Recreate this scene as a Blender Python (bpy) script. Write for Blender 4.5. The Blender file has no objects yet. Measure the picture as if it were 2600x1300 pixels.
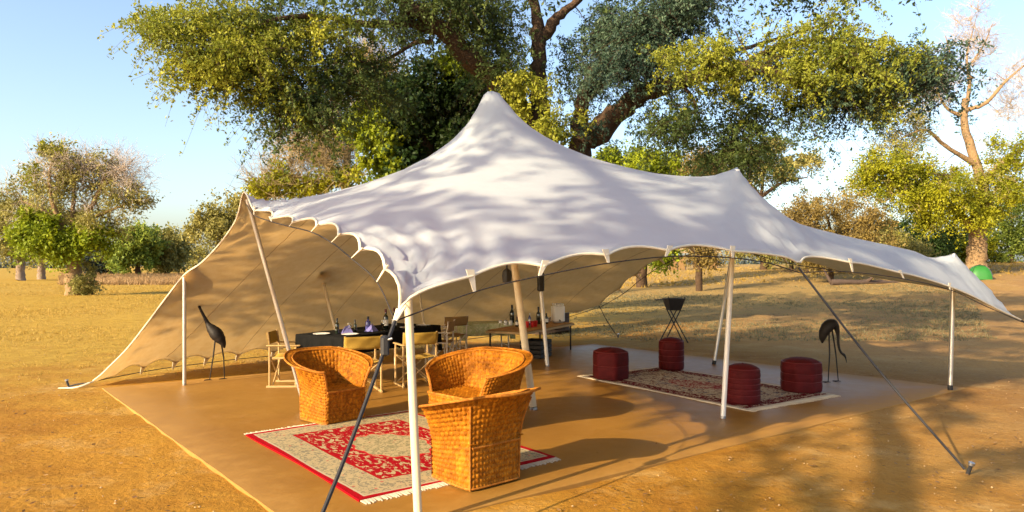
import bpy, math, random
import numpy as np
from mathutils import Vector, Matrix
R = math.radians
scene = bpy.context.scene
C = scene.collection

# ------------------------------------------------------------------ camera, sky, sun, exposure
F, HZ, CX, H = 1800.0, 675.0, 1300.0, 1.8          # focal length in photo pixels, horizon row, centre column, eye height
cam_d = bpy.data.cameras.new('camera'); cam = bpy.data.objects.new('camera', cam_d); C.objects.link(cam)
cam_d.sensor_width = 36; cam_d.lens = 36 * F / 2600; cam_d.shift_y = (HZ - 650) / 2600
cam.location = (0, 0, H); cam.rotation_euler = (R(90), 0, 0)
cam_d.clip_start = 0.05; cam_d.clip_end = 6000
scene.camera = cam

SUN_EL, SUN_AZ = 24.0, 228.0                       # azimuth clockwise from +Y
to_sun = Vector((math.sin(R(SUN_AZ)) * math.cos(R(SUN_EL)), math.cos(R(SUN_AZ)) * math.cos(R(SUN_EL)), math.sin(R(SUN_EL))))
world = bpy.data.worlds.new('World'); scene.world = world; world.use_nodes = True
wn = world.node_tree
sky = wn.nodes.new('ShaderNodeTexSky'); sky.sky_type = 'NISHITA'; sky.sun_disc = False
sky.sun_elevation = R(SUN_EL); sky.sun_rotation = R(SUN_AZ); sky.altitude = 400
sky.air_density = 1.0; sky.dust_density = 3.4; sky.ozone_density = 1.0
wn.links.new(sky.outputs[0], wn.nodes['Background'].inputs[0]); wn.nodes['Background'].inputs[1].default_value = 0.15
sl = bpy.data.lights.new('sun', 'SUN'); sl.energy = 5.0; sl.angle = R(0.5); sl.color = (1.0, 0.79, 0.50)
so = bpy.data.objects.new('sun', sl); C.objects.link(so); so.rotation_euler = to_sun.to_track_quat('Z', 'Y').to_euler(); so.location = (-20, -30, 30)
scene.view_settings.view_transform = 'Standard'; scene.view_settings.look = 'None'
scene.view_settings.exposure = 1.15; scene.view_settings.gamma = 1.0; scene.view_settings.use_curve_mapping = False
scene.render.engine = 'CYCLES'
scene.cycles.max_bounces = 8; scene.cycles.diffuse_bounces = 4; scene.cycles.transmission_bounces = 6; scene.cycles.transparent_max_bounces = 8

# ------------------------------------------------------------------ helpers
def W(px, py, Z):
    """photo pixel + distance along the view axis -> point in the place"""
    return Vector(((px - CX) / F * Z, Z, H - (py - HZ) / F * Z))

def ground_z(x, y):
    x = np.asarray(x, float); y = np.asarray(y, float)
    def ss(a, b, t):
        t = np.clip((t - a) / (b - a), 0, 1); return t * t * (3 - 2 * t)
    g = 2.1 * ss(20, 62, y) * ss(-12, 42, x)
    g = g - 0.012
    return g
def gz(x, y): return float(ground_z(x, y))

def tag(o, label=None, cat=None, group=None, kind=None):
    if label: o['label'] = label
    if cat: o['category'] = cat
    if group: o['group'] = group
    if kind: o['kind'] = kind
    return o

def thing(name, label, cat, loc=(0, 0, 0), rotz=0.0, group=None):
    o = bpy.data.objects.new(name, None); C.objects.link(o)
    o.empty_display_size = 0.2
    o.location = loc; o.rotation_euler = (0, 0, rotz)
    return tag(o, label, cat, group)

def link(name, me, parent=None):
    o = bpy.data.objects.new(name, me); C.objects.link(o)
    if parent is not None: o.parent = parent
    return o

def copy_tree(o, parent=None):
    c = o.copy(); C.objects.link(c); c.parent = parent
    for ch in list(o.children): copy_tree(ch, c)
    return c

class MB:
    """collects shapes, then links them as one mesh object"""
    def __init__(s): s.v = []; s.f = []
    def add(s, v, f):
        n = len(s.v); s.v += [tuple(p) for p in v]; s.f += [tuple(i + n for i in q) for q in f]; return s
    def box(s, c, d, rz=0.0, bev=0.0):
        x, y, z = d[0] / 2, d[1] / 2, d[2] / 2
        b = min(bev, x * .9, y * .9, z * .9)
        pts = []
        if b <= 0:
            for k in (-z, z):
                for (i, j) in ((-x, -y), (x, -y), (x, y), (-x, y)): pts.append((i, j, k))
            f = [(3, 2, 1, 0), (4, 5, 6, 7), (0, 1, 5, 4), (1, 2, 6, 5), (2, 3, 7, 6), (3, 0, 4, 7)]
        else:
            rings = [(-z, b), (-z + b, 0), (z - b, 0), (z, b)]
            for (k, e) in rings:
                X, Y = x - e, y - e
                c8 = [(-X + b, -Y), (X - b, -Y), (X, -Y + b), (X, Y - b), (X - b, Y), (-X + b, Y), (-X, Y - b), (-X, -Y + b)]
                pts += [(i, j, k) for i, j in c8]
            f = [tuple(range(7, -1, -1)), tuple(range(24, 32))]
            for r in range(3):
                for i in range(8):
                    f.append((r * 8 + i, r * 8 + (i + 1) % 8, r * 8 + 8 + (i + 1) % 8, r * 8 + 8 + i))
        ca, sa = math.cos(rz), math.sin(rz)
        pts = [(c[0] + i * ca - j * sa, c[1] + i * sa + j * ca, c[2] + k) for i, j, k in pts]
        return s.add(pts, f)
    def tube(s, path, rad, n=8, cap=True, flat=1.0):
        path = [Vector(p) for p in path]
        if not hasattr(rad, '__len__'): rad = [rad] * len(path)
        v = []; f = []
        t0 = (path[1] - path[0]).normalized()
        up = Vector((0, 0, 1)) if abs(t0.z) < .9 else Vector((1, 0, 0))
        a = t0.cross(up).normalized()
        for i, p in enumerate(path):
            if i == 0: t = path[1] - path[0]
            elif i == len(path) - 1: t = path[-1] - path[-2]
            else: t = path[i + 1] - path[i - 1]
            t.normalize()
            a = (a - t * a.dot(t)).normalized(); b = t.cross(a)
            for k in range(n):
                w = 2 * math.pi * k / n
                v.append(p + (a * math.cos(w) + b * math.sin(w) * flat) * rad[i])
        for i in range(len(path) - 1):
            for k in range(n):
                f.append((i * n + k, i * n + (k + 1) % n, (i + 1) * n + (k + 1) % n, (i + 1) * n + k))
        if cap:
            f.append(tuple(range(n - 1, -1, -1))); m = (len(path) - 1) * n; f.append(tuple(range(m, m + n)))
        return s.add(v, f)
    def lathe(s, prof, c=(0, 0, 0), n=16, cap=True, sx=1.0, sy=1.0):
        v = []; f = []
        for (r, z) in prof:
            for k in range(n):
                w = 2 * math.pi * k / n; v.append((c[0] + r * math.cos(w) * sx, c[1] + r * math.sin(w) * sy, c[2] + z))
        for i in range(len(prof) - 1):
            for k in range(n):
                f.append((i * n + k, i * n + (k + 1) % n, (i + 1) * n + (k + 1) % n, (i + 1) * n + k))
        if cap:
            f.append(tuple(range(n - 1, -1, -1))); m = (len(prof) - 1) * n; f.append(tuple(range(m, m + n)))
        return s.add(v, f)
    def grid(s, P):
        """P: array (nv, nu, 3)"""
        P = np.asarray(P); nv, nu = P.shape[:2]
        f = [(j * nu + i, j * nu + i + 1, (j + 1) * nu + i + 1, (j + 1) * nu + i) for j in range(nv - 1) for i in range(nu - 1)]
        return s.add(P.reshape(-1, 3).tolist(), f)
    def build(s, name, mat, parent=None, smooth=True, ang=40):
        me = bpy.data.meshes.new(name); me.from_pydata(s.v, [], s.f); me.update()
        if mat is not None: me.materials.append(mat)
        if smooth:
            me.polygons.foreach_set('use_smooth', [True] * len(me.polygons))
            try: me.set_sharp_from_angle(angle=R(ang))
            except Exception: pass
        return link(name, me, parent)

def raw_mesh(name, verts, nside, mat, parent=None, tint=None, smooth=False, faces=None):
    """fast mesh: every nside consecutive vertices form one face, or explicit quad index array"""
    verts = np.ascontiguousarray(verts, dtype=np.float32)
    me = bpy.data.meshes.new(name)
    me.vertices.add(len(verts)); me.vertices.foreach_set('co', verts.ravel())
    if faces is None: idx = np.arange(len(verts), dtype=np.int32).reshape(-1, nside)
    else: idx = np.ascontiguousarray(faces, dtype=np.int32)
    nf, ns = idx.shape
    me.loops.add(nf * ns); me.loops.foreach_set('vertex_index', idx.ravel())
    me.polygons.add(nf); me.polygons.foreach_set('loop_start', np.arange(0, nf * ns, ns, dtype=np.int32))
    if smooth: me.polygons.foreach_set('use_smooth', np.ones(nf, dtype=bool))
    me.update(calc_edges=True)
    if tint is not None:
        a = me.attributes.new('tint', 'FLOAT', 'FACE'); a.data.foreach_set('value', np.ascontiguousarray(tint, dtype=np.float32))
    me.materials.append(mat)
    return link(name, me, parent)

def catmull(pts, n):
    P = [np.array(p, float) for p in pts]; P = [2 * P[0] - P[1]] + P + [2 * P[-1] - P[-2]]
    out = []
    for i in range(1, len(P) - 2):
        for k in range(n):
            t = k / n
            a, b, c, d = P[i - 1], P[i], P[i + 1], P[i + 2]
            out.append(.5 * ((2 * b) + (c - a) * t + (2 * a - 5 * b + 4 * c - d) * t * t + (3 * b - a - 3 * c + d) * t ** 3))
    out.append(P[-2]); return out

# ------------------------------------------------------------------ materials
class NT:
    def __init__(s, name):
        s.m = bpy.data.materials.new(name); s.m.use_nodes = True; s.t = s.m.node_tree
        s.b = s.t.nodes['Principled BSDF']; s.out = s.t.nodes['Material Output']
    def n(s, kind, **kw):
        x = s.t.nodes.new('ShaderNode' + kind)
        for k, v in kw.items(): setattr(x, k, v)
        return x
    def put(s, sock, v):
        if v is None: return
        if hasattr(v, 'is_linked') or isinstance(v, bpy.types.NodeSocket): s.t.links.new(v, sock)
        else: sock.default_value = v
    def math(s, op, a, b=None, c=None, clamp=False):
        x = s.n('Math', operation=op); x.use_clamp = clamp
        s.put(x.inputs[0], a); s.put(x.inputs[1], b)
        if c is not None: s.put(x.inputs[2], c)
        return x.outputs[0]
    def mix(s, f, a, b, blend='MIX'):
        x = s.n('Mix', data_type='RGBA', blend_type=blend)
        s.put(x.inputs[0], f); s.put(x.inputs[6], a if hasattr(a, 'is_linked') else (*a, 1)); s.put(x.inputs[7], b if hasattr(b, 'is_linked') else (*b, 1))
        return x.outputs[2]
    def noise(s, scale, detail=4, rough=.55, vec=None, dist=0.0):
        x = s.n('TexNoise'); x.inputs['Scale'].default_value = scale; x.inputs['Detail'].default_value = detail; x.inputs['Roughness'].default_value = rough
        x.inputs['Distortion'].default_value = dist
        if vec is not None: s.t.links.new(vec, x.inputs['Vector'])
        return x.outputs[0]
    def voro(s, scale, vec=None, feature='F1', out='Distance', rnd=1.0):
        x = s.n('TexVoronoi', feature=feature); x.inputs['Scale'].default_value = scale; x.inputs['Randomness'].default_value = rnd
        if vec is not None: s.t.links.new(vec, x.inputs['Vector'])
        return x.outputs[out]
    def ramp(s, f, a, b):
        x = s.n('MapRange'); x.clamp = True
        s.put(x.inputs[0], f); x.inputs[1].default_value = a; x.inputs[2].default_value = b
        return x.outputs[0]
    def obj(s): return s.n('TexCoord').outputs['Object']
    def pos(s): return s.n('NewGeometry').outputs['Position']
    def xyz(s, v):
        x = s.n('SeparateXYZ'); s.t.links.new(v, x.inputs[0]); return x.outputs
    def bump(s, h, strength=.4, dist=.01):
        x = s.n('Bump'); x.inputs['Strength'].default_value = strength; x.inputs['Distance'].default_value = dist
        s.t.links.new(h, x.inputs['Height']); s.t.links.new(x.outputs[0], s.b.inputs['Normal']); return x.outputs[0]
    def fin(s, col=None, rough=.7, metal=0.0, spec=.5, sheen=None):
        if col is not None: s.put(s.b.inputs['Base Color'], col if hasattr(col, 'is_linked') else (*col, 1))
        s.put(s.b.inputs['Roughness'], rough); s.b.inputs['Metallic'].default_value = metal; s.b.inputs['Specular IOR Level'].default_value = spec
        if sheen: s.b.inputs['Sheen Weight'].default_value = sheen
        return s.m

def simple(name, c, rough=.7, var=.25, scale=12, metal=0.0, spec=.4, bump=.2, bscale=60, bdist=.004, sheen=None):
    m = NT(name); o = m.obj()
    a = tuple(max(0, x * (1 - var)) for x in c); b = tuple(min(1, x * (1 + var)) for x in c)
    col = m.mix(m.noise(scale, 5, .6, o), a, b)
    if bump: m.bump(m.noise(bscale, 3, .6, o), bump, bdist)
    return m.fin(col, rough, metal, spec, sheen)

def leaf_mat(name, c_dark, c_light, transl=.35, rough=.55):
    m = NT(name)
    t = m.n('Attribute', attribute_name='tint').outputs['Fac']
    col = m.mix(t, c_dark, c_light)
    m.fin(col, rough, spec=.25)
    tr = m.n('BsdfTranslucent'); m.t.links.new(col, tr.inputs[0])
    mx = m.n('MixShader'); mx.inputs[0].default_value = transl
    m.t.links.new(m.b.outputs[0], mx.inputs[1]); m.t.links.new(tr.outputs[0], mx.inputs[2]); m.t.links.new(mx.outputs[0], m.out.inputs[0])
    return m.m

M = {}
def mats():
    # sandy ground with straw coloured grass areas
    m = NT('sandy_ground'); p = m.pos(); x, y, z = m.xyz(p)
    n1 = m.noise(.35, 8, .68, p); n2 = m.noise(2.6, 8, .72, p); n3 = m.noise(20, 6, .75, p)
    sand = m.mix(m.ramp(n1, .38, .62), (.27, .117, .011), (.42, .208, .023))
    sand = m.mix(m.math('MULTIPLY', m.ramp(n2, .5, .75), .55), sand, (.48, .265, .040))
    sand = m.mix(m.math('MULTIPLY', m.ramp(n3, .58, .72), .6), sand, (.16, .072, .018))
    n4 = m.noise(.9, 6, .7, p)
    sand = m.mix(m.math('MULTIPLY', m.ramp(n4, .52, .68), .7), sand, (.50, .315, .105))
    sand = m.mix(m.math('MULTIPLY', m.ramp(m.noise(6.5, 5, .75, p), .57, .68), .5), sand, (.17, .080, .018))
    straw = m.mix(m.ramp(n2, .35, .65), (.30, .175, .022), (.42, .27, .040))
    # straw grows to the far left and beyond the camp
    g = m.math('ADD', m.math('MULTIPLY', y, .055), m.math('MULTIPLY', x, -.05))
    g = m.math('ADD', g, m.math('MULTIPLY', m.math('SUBTRACT', n1, .5), 1.6))
    gm = m.ramp(g, .75, 1.25)
    col = m.mix(gm, sand, straw)
    # grey leaf litter ground on the tree side
    lt = m.math('ADD', m.math('MULTIPLY', x, .16), m.math('MULTIPLY', m.math('SUBTRACT', n1, .5), 2.2))
    litter = m.mix(m.ramp(n3, .4, .65), (.20, .135, .070), (.32, .225, .12))
    col = m.mix(m.math('MULTIPLY', m.ramp(lt, .2, 1.2), .55), col, litter)
    h = m.math('ADD', m.math('MULTIPLY', n3, .35), n2)
    m.bump(h, 1.0, .06)
    M['ground'] = m.fin(col, .95, spec=.15)
    # polished earth-coloured cement floor
    m = NT('cement_floor'); p = m.pos()
    n1 = m.noise(.7, 6, .6, p); n2 = m.noise(5, 6, .7, p); n3 = m.noise(60, 3, .6, p)
    col = m.mix(m.ramp(n1, .3, .7), (.20, .091, .012), (.28, .138, .021))
    col = m.mix(m.math('MULTIPLY', m.ramp(n2, .52, .75), .5), col, (.31, .165, .045))
    x, y, z = m.xyz(p)
    dx = m.math('SUBTRACT', x, .32); dy = m.math('SUBTRACT', y, 10.45)
    uu = m.math('ABSOLUTE', m.math('ADD', m.math('MULTIPLY', dx, .802), m.math('MULTIPLY', dy, .597)))
    vv = m.math('ABSOLUTE', m.math('ADD', m.math('MULTIPLY', dx, -.633), m.math('MULTIPLY', dy, .774)))
    ed = m.math('MINIMUM', m.math('SUBTRACT', 4.93, uu), m.math('SUBTRACT', 3.80, vv))
    ed = m.math('ADD', ed, m.math('MULTIPLY', m.math('SUBTRACT', n2, .5), 1.6))
    dust = m.math('SUBTRACT', 1.0, m.ramp(ed, -.15, .55))
    scuff = m.math('MULTIPLY', m.ramp(m.noise(1.6, 8, .75, p), .55, .75), .45)
    col = m.mix(m.math('MAXIMUM', m.math('MULTIPLY', dust, .75), scuff), col, (.38, .205, .045))
    m.bump(m.math('ADD', n2, m.math('MULTIPLY', n3, .3)), .15, .012)
    rg = m.math('ADD', m.math('ADD', .28, m.math('MULTIPLY', n2, .34)), m.math('MULTIPLY', dust, .35))
    M['slab'] = m.fin(col, rg, spec=.38)
    # stretch fabric: white outside, sand coloured lining, light shines through both
    def fabric(name, c1, c2, f, t1, t2):
        m = NT(name); p = m.pos()
        n1 = m.noise(1.1, 5, .6, p); n2 = m.noise(9, 5, .65, p); n3 = m.noise(260, 2, .5, p)
        col = m.mix(m.ramp(n1, .3, .75), c1, c2)
        sp = m.ramp(m.noise(13, 5, .75, p), .665, .73)
        col = m.mix(m.math('MULTIPLY', sp, .42), col, tuple(k * .5 for k in c1))
        m.bump(m.math('ADD', m.math('MULTIPLY', n1, 1.2), m.math('ADD', m.math('MULTIPLY', n2, .14), m.math('MULTIPLY', n3, .02))), .35, .05)
        m.fin(col, .85, spec=.2, sheen=.05)
        t = m.n('BsdfTranslucent'); tc_ = m.mix(m.ramp(n2, .3, .7), t1, t2); m.t.links.new(tc_, t.inputs[0])
        mx = m.n('MixShader'); mx.inputs[0].default_value = f
        m.t.links.new(m.b.outputs[0], mx.inputs[1]); m.t.links.new(t.outputs[0], mx.inputs[2]); m.t.links.new(mx.outputs[0], m.out.inputs[0])
        return m.m
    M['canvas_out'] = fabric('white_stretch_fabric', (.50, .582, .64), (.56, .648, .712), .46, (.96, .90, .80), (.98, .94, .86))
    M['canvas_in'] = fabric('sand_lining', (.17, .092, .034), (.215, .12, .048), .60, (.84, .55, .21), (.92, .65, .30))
    M['seam'] = simple('welded_seam', (.30, .19, .085), .85, .15, 10)
    M['trim'] = simple('fabric_trim', (.70, .62, .47), .85, .15, 20)
    M['alu'] = simple('aluminium_pole', (.62, .60, .57), .38, .12, 6, metal=.85, bump=.05)
    M['alu2'] = simple('white_pole', (.72, .70, .66), .45, .08, 6, metal=.25, bump=.05)
    M['king'] = simple('cream_steel_pole', (.60, .50, .33), .5, .12, 5, spec=.4, bump=.1)
    M['rope'] = simple('black_webbing', (.018, .017, .02), .75, .5, 80, bump=.6, bscale=150)
    M['rope2'] = simple('dark_edge_rope', (.03, .022, .018), .8, .5, 60, bump=.5, bscale=150)
    M['rubber'] = simple('black_rubber', (.02, .02, .022), .6, .4, 30)
    M['peg'] = simple('steel_peg', (.35, .35, .36), .4, .3, 30, metal=.9)
    # wicker
    def wicker(name, c1, c2):
        m = NT(name); o = m.obj()
        n = m.noise(28, 4, .7, o); n2 = m.noise(4, 3, .6, o)
        col = m.mix(m.ramp(n, .3, .72), c1, c2)
        vr = m.xyz(m.voro(26, o, out='Color'))[0]
        col = m.mix(m.math('MULTIPLY', m.ramp(vr, .5, 1.0), .42), col, tuple(k * .5 for k in c1)); col = m.mix(m.math('MULTIPLY', m.ramp(vr, .35, .0), .38), col, tuple(min(1, k * 1.35) for k in c2))
        col = m.mix(m.math('MULTIPLY', m.ramp(n2, .45, .8), .4), col, tuple(k * .55 for k in c1))
        m.bump(m.noise(220, 2, .6, o), .5, .003)
        return m.fin(col, .62, spec=.14)
    M['wicker'] = wicker('honey_wicker', (.20, .058, .002), (.41, .155, .008))
    M['cane'] = wicker('cane_edging', (.28, .090, .010), (.42, .165, .022))
    M['wood'] = simple('pale_wood', (.38, .25, .105), .55, .25, 9)
    M['white_leg'] = simple('bleached_wood', (.62, .54, .44), .55, .2, 14)
    M['canvas_khaki'] = simple('ochre_canvas', (.33, .205, .03), .9, .18, 10, bump=.4, bscale=300, bdist=.002)
    M['canvas_brown'] = simple('brown_canvas', (.26, .15, .05), .9, .2, 10, bump=.4, bscale=300, bdist=.002)
    M['black_cloth'] = simple('black_cotton', (.007, .007, .007), .9, .4, 8, spec=.1, bump=.3, bscale=240, bdist=.002)
    M['dark_leather'] = simple('red_leather', (.072, .003, .004), .72, .5, 7, spec=.2, bump=.7, bscale=70, bdist=.006)
    M['stitch'] = simple('dark_red_piping', (.11, .008, .008), .5, .3, 30)
    M['iron'] = simple('rusty_black_iron', (.012, .009, .008), .65, .6, 14, metal=.1, bump=.6, bscale=50)
    M['glassy'] = simple('dark_bottle_glass', (.012, .018, .012), .08, .2, 5, spec=.8, bump=0)
    M['blue_glass'] = simple('blue_violet_glass', (.06, .06, .22), .15, .2, 5, spec=.7, bump=0)
    M['paper'] = simple('bottle_label_paper', (.78, .76, .70), .8, .1, 20)
    M['china'] = simple('white_china', (.80, .79, .76), .2, .04, 5, spec=.6, bump=0)
    M['napkin'] = simple('lilac_napkin', (.20, .19, .48), .9, .2, 20)
    M['foil'] = simple('bottle_foil', (.10, .012, .012), .4, .3, 20)
    M['plastic'] = simple('milky_plastic', (.74, .74, .72), .4, .06, 6, bump=.1)
    M['red_cup'] = simple('red_plastic', (.48, .02, .02), .3, .15, 10, bump=0)
    M['metal'] = simple('dull_steel', (.4, .4, .4), .4, .2, 10, metal=.8)
    M['bark'] = simple('rough_brown_bark', (.062, .036, .019), .95, .55, 3.0, bump=1.0, bscale=9, bdist=.08)
    M['bark_gold'] = simple('golden_bark', (.23, .15, .075), .95, .4, 2.0, bump=1.0, bscale=7, bdist=.06)
    M['bark_grey'] = simple('grey_pink_bark', (.22, .165, .125), .95, .3, 2.0, bump=.6, bscale=7, bdist=.04)
    M['twig'] = simple('dry_tan_twigs', (.33, .25, .12), .9, .35, .8, bump=0)
    M['twig_grey'] = simple('grey_bare_twigs', (.44, .36, .29), .9, .3, .8, bump=0)
    M['log'] = simple('weathered_log', (.075, .05, .038), .95, .5, 4, bump=.9, bscale=20, bdist=.03)
    M['green_nylon'] = simple('green_nylon', (.02, .14, .02), .5, .15, 3)
    M['navy_nylon'] = simple('navy_nylon', (.02, .04, .09), .5, .15, 3)
    M['reed'] = simple('dry_reed', (.26, .155, .06), .9, .4, 3, bump=.5, bscale=40)
    M['thatch'] = simple('old_thatch', (.30, .22, .12), .95, .4, 3, bump=.8, bscale=30)
    M['stone'] = simple('pale_pebble', (.38, .25, .12), .9, .3, 20)
    # foliage
    M['leaf_main'] = leaf_mat('grey_green_acacia_leaf', (.028, .058, .022), (.15, .20, .045), .38)
    M['leaf_sunlit'] = leaf_mat('sunlit_acacia_leaf', (.085, .13, .018), (.44, .44, .045), .4)  # brighter, yellower copy painted where sun strikes the big crown
    M['leaf_shaded'] = leaf_mat('shaded_acacia_leaf', (.024, .055, .045), (.11, .17, .095), .3)  # bluer, darker copy painted where the big crown lies in shade
    M['leaf_lime'] = leaf_mat('lime_leaf', (.12, .18, .010), (.34, .38, .018), .4)
    M['leaf_deep'] = leaf_mat('deep_green_leaf', (.012, .035, .008), (.05, .085, .015), .25)
    M['leaf_yellow'] = leaf_mat('yellow_green_leaf', (.085, .125, .010), (.44, .42, .018), .4)
    M['leaf_olive'] = leaf_mat('olive_leaf', (.15, .155, .035), (.38, .33, .095), .35)
    M['leaf_brown'] = leaf_mat('dry_brown_leaf', (.13, .095, .028), (.32, .235, .065), .35)
    M['leaf_far'] = leaf_mat('far_green_leaf', (.09, .16, .02), (.28, .32, .05), .35)
    M['leaf_navy'] = leaf_mat('dark_far_leaf', (.02, .035, .035), (.05, .07, .06), .2)
    M['grass'] = leaf_mat('dry_straw', (.30, .18, .03), (.50, .34, .075), .35)
    M['grass_pink'] = leaf_mat('pinkish_tall_grass', (.26, .16, .07), (.42, .27, .12), .35)
    M['scrub'] = leaf_mat('grey_green_scrub', (.11, .10, .05), (.26, .22, .11), .3)
    M['litter'] = leaf_mat('dead_leaf', (.10, .045, .015), (.34, .20, .08), .2)
mats()

# ------------------------------------------------------------------ ground and floor
def build_ground():
    a = np.concatenate([np.arange(0, 30, .5), 30 * 1.09 ** np.arange(0, 57)])
    xs = np.concatenate([-a[:0:-1], a])
    b = np.concatenate([np.arange(-6, 44, .5), 44 * 1.09 ** np.arange(0, 54)])
    ys = np.concatenate([-6 - (1.25 ** np.arange(1, 26))[::-1] * 1.2, b])
    X, Y = np.meshgrid(xs, ys)
    rng = np.random.default_rng(3)
    Z = ground_z(X, Y)
    hum = .05 * np.sin(X * .31 + 1.3 * np.sin(Y * .17)) * np.sin(Y * .27 + .9) + .018 * rng.standard_normal(X.shape)
    d = np.hypot(X - .3, Y - 10.4)
    Z = Z + hum * np.clip((d - 9) / 8, 0, 1) + .006 * rng.standard_normal(X.shape) * np.clip((d - 6.5) / 4, .12, 1)
    su = np.abs((X - .32) * .802 + (Y - 10.45) * .597); sv = np.abs((X - .32) * -.633 + (Y - 10.45) * .774)
    Z = np.where((su < 4.75) & (sv < 3.62), -.05, np.where(d < 9, np.minimum(Z, -.007), Z))
    nv, nu = X.shape
    i = np.arange(nu - 1); j = np.arange(nv - 1); I, J = np.meshgrid(i, j)
    q = (J * nu + I).ravel(); faces = np.stack([q, q + 1, q + nu + 1, q + nu], 1)
    o = raw_mesh('ground', np.stack([X, Y, Z], -1).reshape(-1, 3), 4, M['ground'], faces=faces, smooth=True)
    tag(o, kind='structure')
build_ground()

SLAB = [(-6.04, 10.45), (-1.226, 4.56), (6.68, 10.45), (1.87, 16.34)]
def build_slab():
    mb = MB(); rng = random.Random(5)
    top = []; n = 40
    for k in range(4):
        a = Vector(SLAB[k]); b = Vector(SLAB[(k + 1) % 4])
        for i in range(n):
            p = a.lerp(b, i / n); d = (b - a).normalized(); q = Vector((d.y, -d.x))
            w = .003 * rng.uniform(-1, 1) + .003 * math.sin(i * .37 + k)
            top.append(p + q * w)
    m = len(top); c = (0.32, 10.45)
    v = [(p.x, p.y, 0) for p in top] + [((p.x - c[0]) * 1.0006 + c[0], (p.y - c[1]) * 1.0006 + c[1], -.003) for p in top] + [((p.x - c[0]) * 1.0008 + c[0], (p.y - c[1]) * 1.0008 + c[1], -.12) for p in top]
    f = [tuple(range(m))]
    for i in range(m):
        j = (i + 1) % m
        f += [(m + i, m + j, j, i), (2 * m + i, 2 * m + j, m + j, m + i)]
    mb.add(v, f)
    o = mb.build('floor', M['slab'], smooth=False); tag(o, kind='structure')
build_slab()

# ------------------------------------------------------------------ the stretch tent
tent = thing('stretch_tent', 'large white stretch tent with tan lining and a tall pointed peak', 'tent', (0, 0, 0))
def zline(px, a, b):
    """distance of the point of plan line a->b seen in photo column px"""
    r = (px - CX) / F
    t = (r * a[1] - a[0]) / ((b[0] - a[0]) - r * (b[1] - a[1]))
    return a[1] + (b[1] - a[1]) * t
PC, PR, PA = (-.78, 4.75), (7.4, 10.35), (-3.15, 8.43)
e2 = [(1008, 797), (1024, 772), (1050, 750), (1100, 728), (1190, 703), (1290, 684), (1375, 676), (1480, 658), (1545, 647), (1600, 640), (1690, 636), (1780, 634), (1857, 637), (1950, 645), (2000, 654), (2028, 666), (2060, 657), (2160, 667), (2250, 685), (2340, 706), (2412, 728), (2470, 752), (2540, 788), (2592, 812)]
E2 = [W(x, y, zline(x, PC, PR)) for x, y in e2]
e1a = [(1008, 797), (1010, 765), (1004, 722), (978, 683), (913, 634), (862, 599), (804, 574), (743, 565), (688, 556), (646, 535)]
E1 = [W(x, y, zline(x, PC, PA)) for x, y in e1a] + [W(x, y, z) for x, y, z in ((620, 487, 8.42), (604, 545, 8.62), (588, 578, 8.85), (550, 628, 9.5), (510, 668, 10.1), (468, 698, 10.62), (420, 758, 10.7), (370, 825, 10.7), (320, 888, 10.66), (262, 945, 10.62), (228, 972, 10.6))]
E3 = [E2[-1], Vector((6.75, 10.9, 1.42)), Vector((5.95, 11.7, 1.62)), Vector((5.05, 12.9, 1.92)), Vector((4.35, 13.75, 2.2)), Vector((3.45, 14.75, 2.1)), Vector((2.78, 15.75, 1.6)), Vector((2.35, 16.5, 1.12)), Vector((2.08, 17.0, .86))]
E4 = [E1[-1], Vector((-6.25, 11.2, .08)), Vector((-6.0, 11.9, .12)), Vector((-5.56, 12.45, .13)), Vector((-5.07, 13.2, .13)), Vector((-4.6, 13.75, .12)), Vector((-3.7, 14.6, .1)), Vector((-2.8, 15.25, .1)), Vector((-1.5, 15.95, .15)), Vector((0, 16.6, .3)), Vector((1.1, 16.9, .55)), E3[-1]]

def resample(pts, n, scall=None):
    P = np.array(catmull(pts, 24)); d = np.concatenate([[0], np.cumsum(np.linalg.norm(np.diff(P, axis=0), axis=1))])
    s = np.linspace(0, d[-1], n)
    return np.stack([np.interp(s, d, P[:, k]) for k in range(3)], 1)

NU, NV = 141, 121
B0 = resample(E2, NU)          # v = 0
B1 = resample(E4, NU)          # v = 1
A0 = resample(E1, NV)          # u = 0
A1 = resample(E3, NV)          # u = 1
# scallops between the tabs (lift and pull in)
cen = np.array([.3, 10.4, 0])
def scallop(Bd, centres, depth, lift):
    """centres: indices of tabs along the boundary; arcs rise between neighbours"""
    out = Bd.copy()
    for a, b in zip(centres[:-1], centres[1:]):
        for i in range(a, b + 1):
            t = (i - a) / max(1, b - a); w = 4 * t * (1 - t)
            d = cen - Bd[i]; d[2] = 0; d /= np.linalg.norm(d)
            out[i] = Bd[i] + d * depth * w + np.array([0, 0, lift * w])
    return out
def nearest_idx(Bd, pts): return [int(np.argmin(np.linalg.norm(Bd - np.array(p), axis=1))) for p in pts]
tabs2 = [E2[4], E2[6], E2[8], E2[10], E2[12]]
t2 = nearest_idx(B0, tabs2)
B0 = scallop(B0, t2, .10, .045)
tabs2b = [E2[15], W(2160, 667, zline(2160, PC, PR)), W(2290, 694, zline(2290, PC, PR)), E2[20]]
t2b = nearest_idx(B0, tabs2b); B0 = scallop(B0, t2b, .08, .03)
tabs1 = [E1[9], E1[8], E1[7], E1[6], E1[5], E1[4], E1[3]]
t1 = nearest_idx(A0, tabs1)[::-1]
A0 = scallop(A0, t1, .10, .055)
A0 = scallop(A0, [t1[0] - 10, t1[0]], .05, .03)
t3 = [int(NV * k) for k in (.30, .42, .54, .64, .73, .82, .90, .985)]
A1 = scallop(A1, t3, .10, .06)
t4 = [int(NU * k) for k in (.055, .10, .15, .205, .26, .32, .39, .47, .56, .66, .76, .86, .95)]
B1 = scallop(B1, t4, .05, .11)
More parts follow.
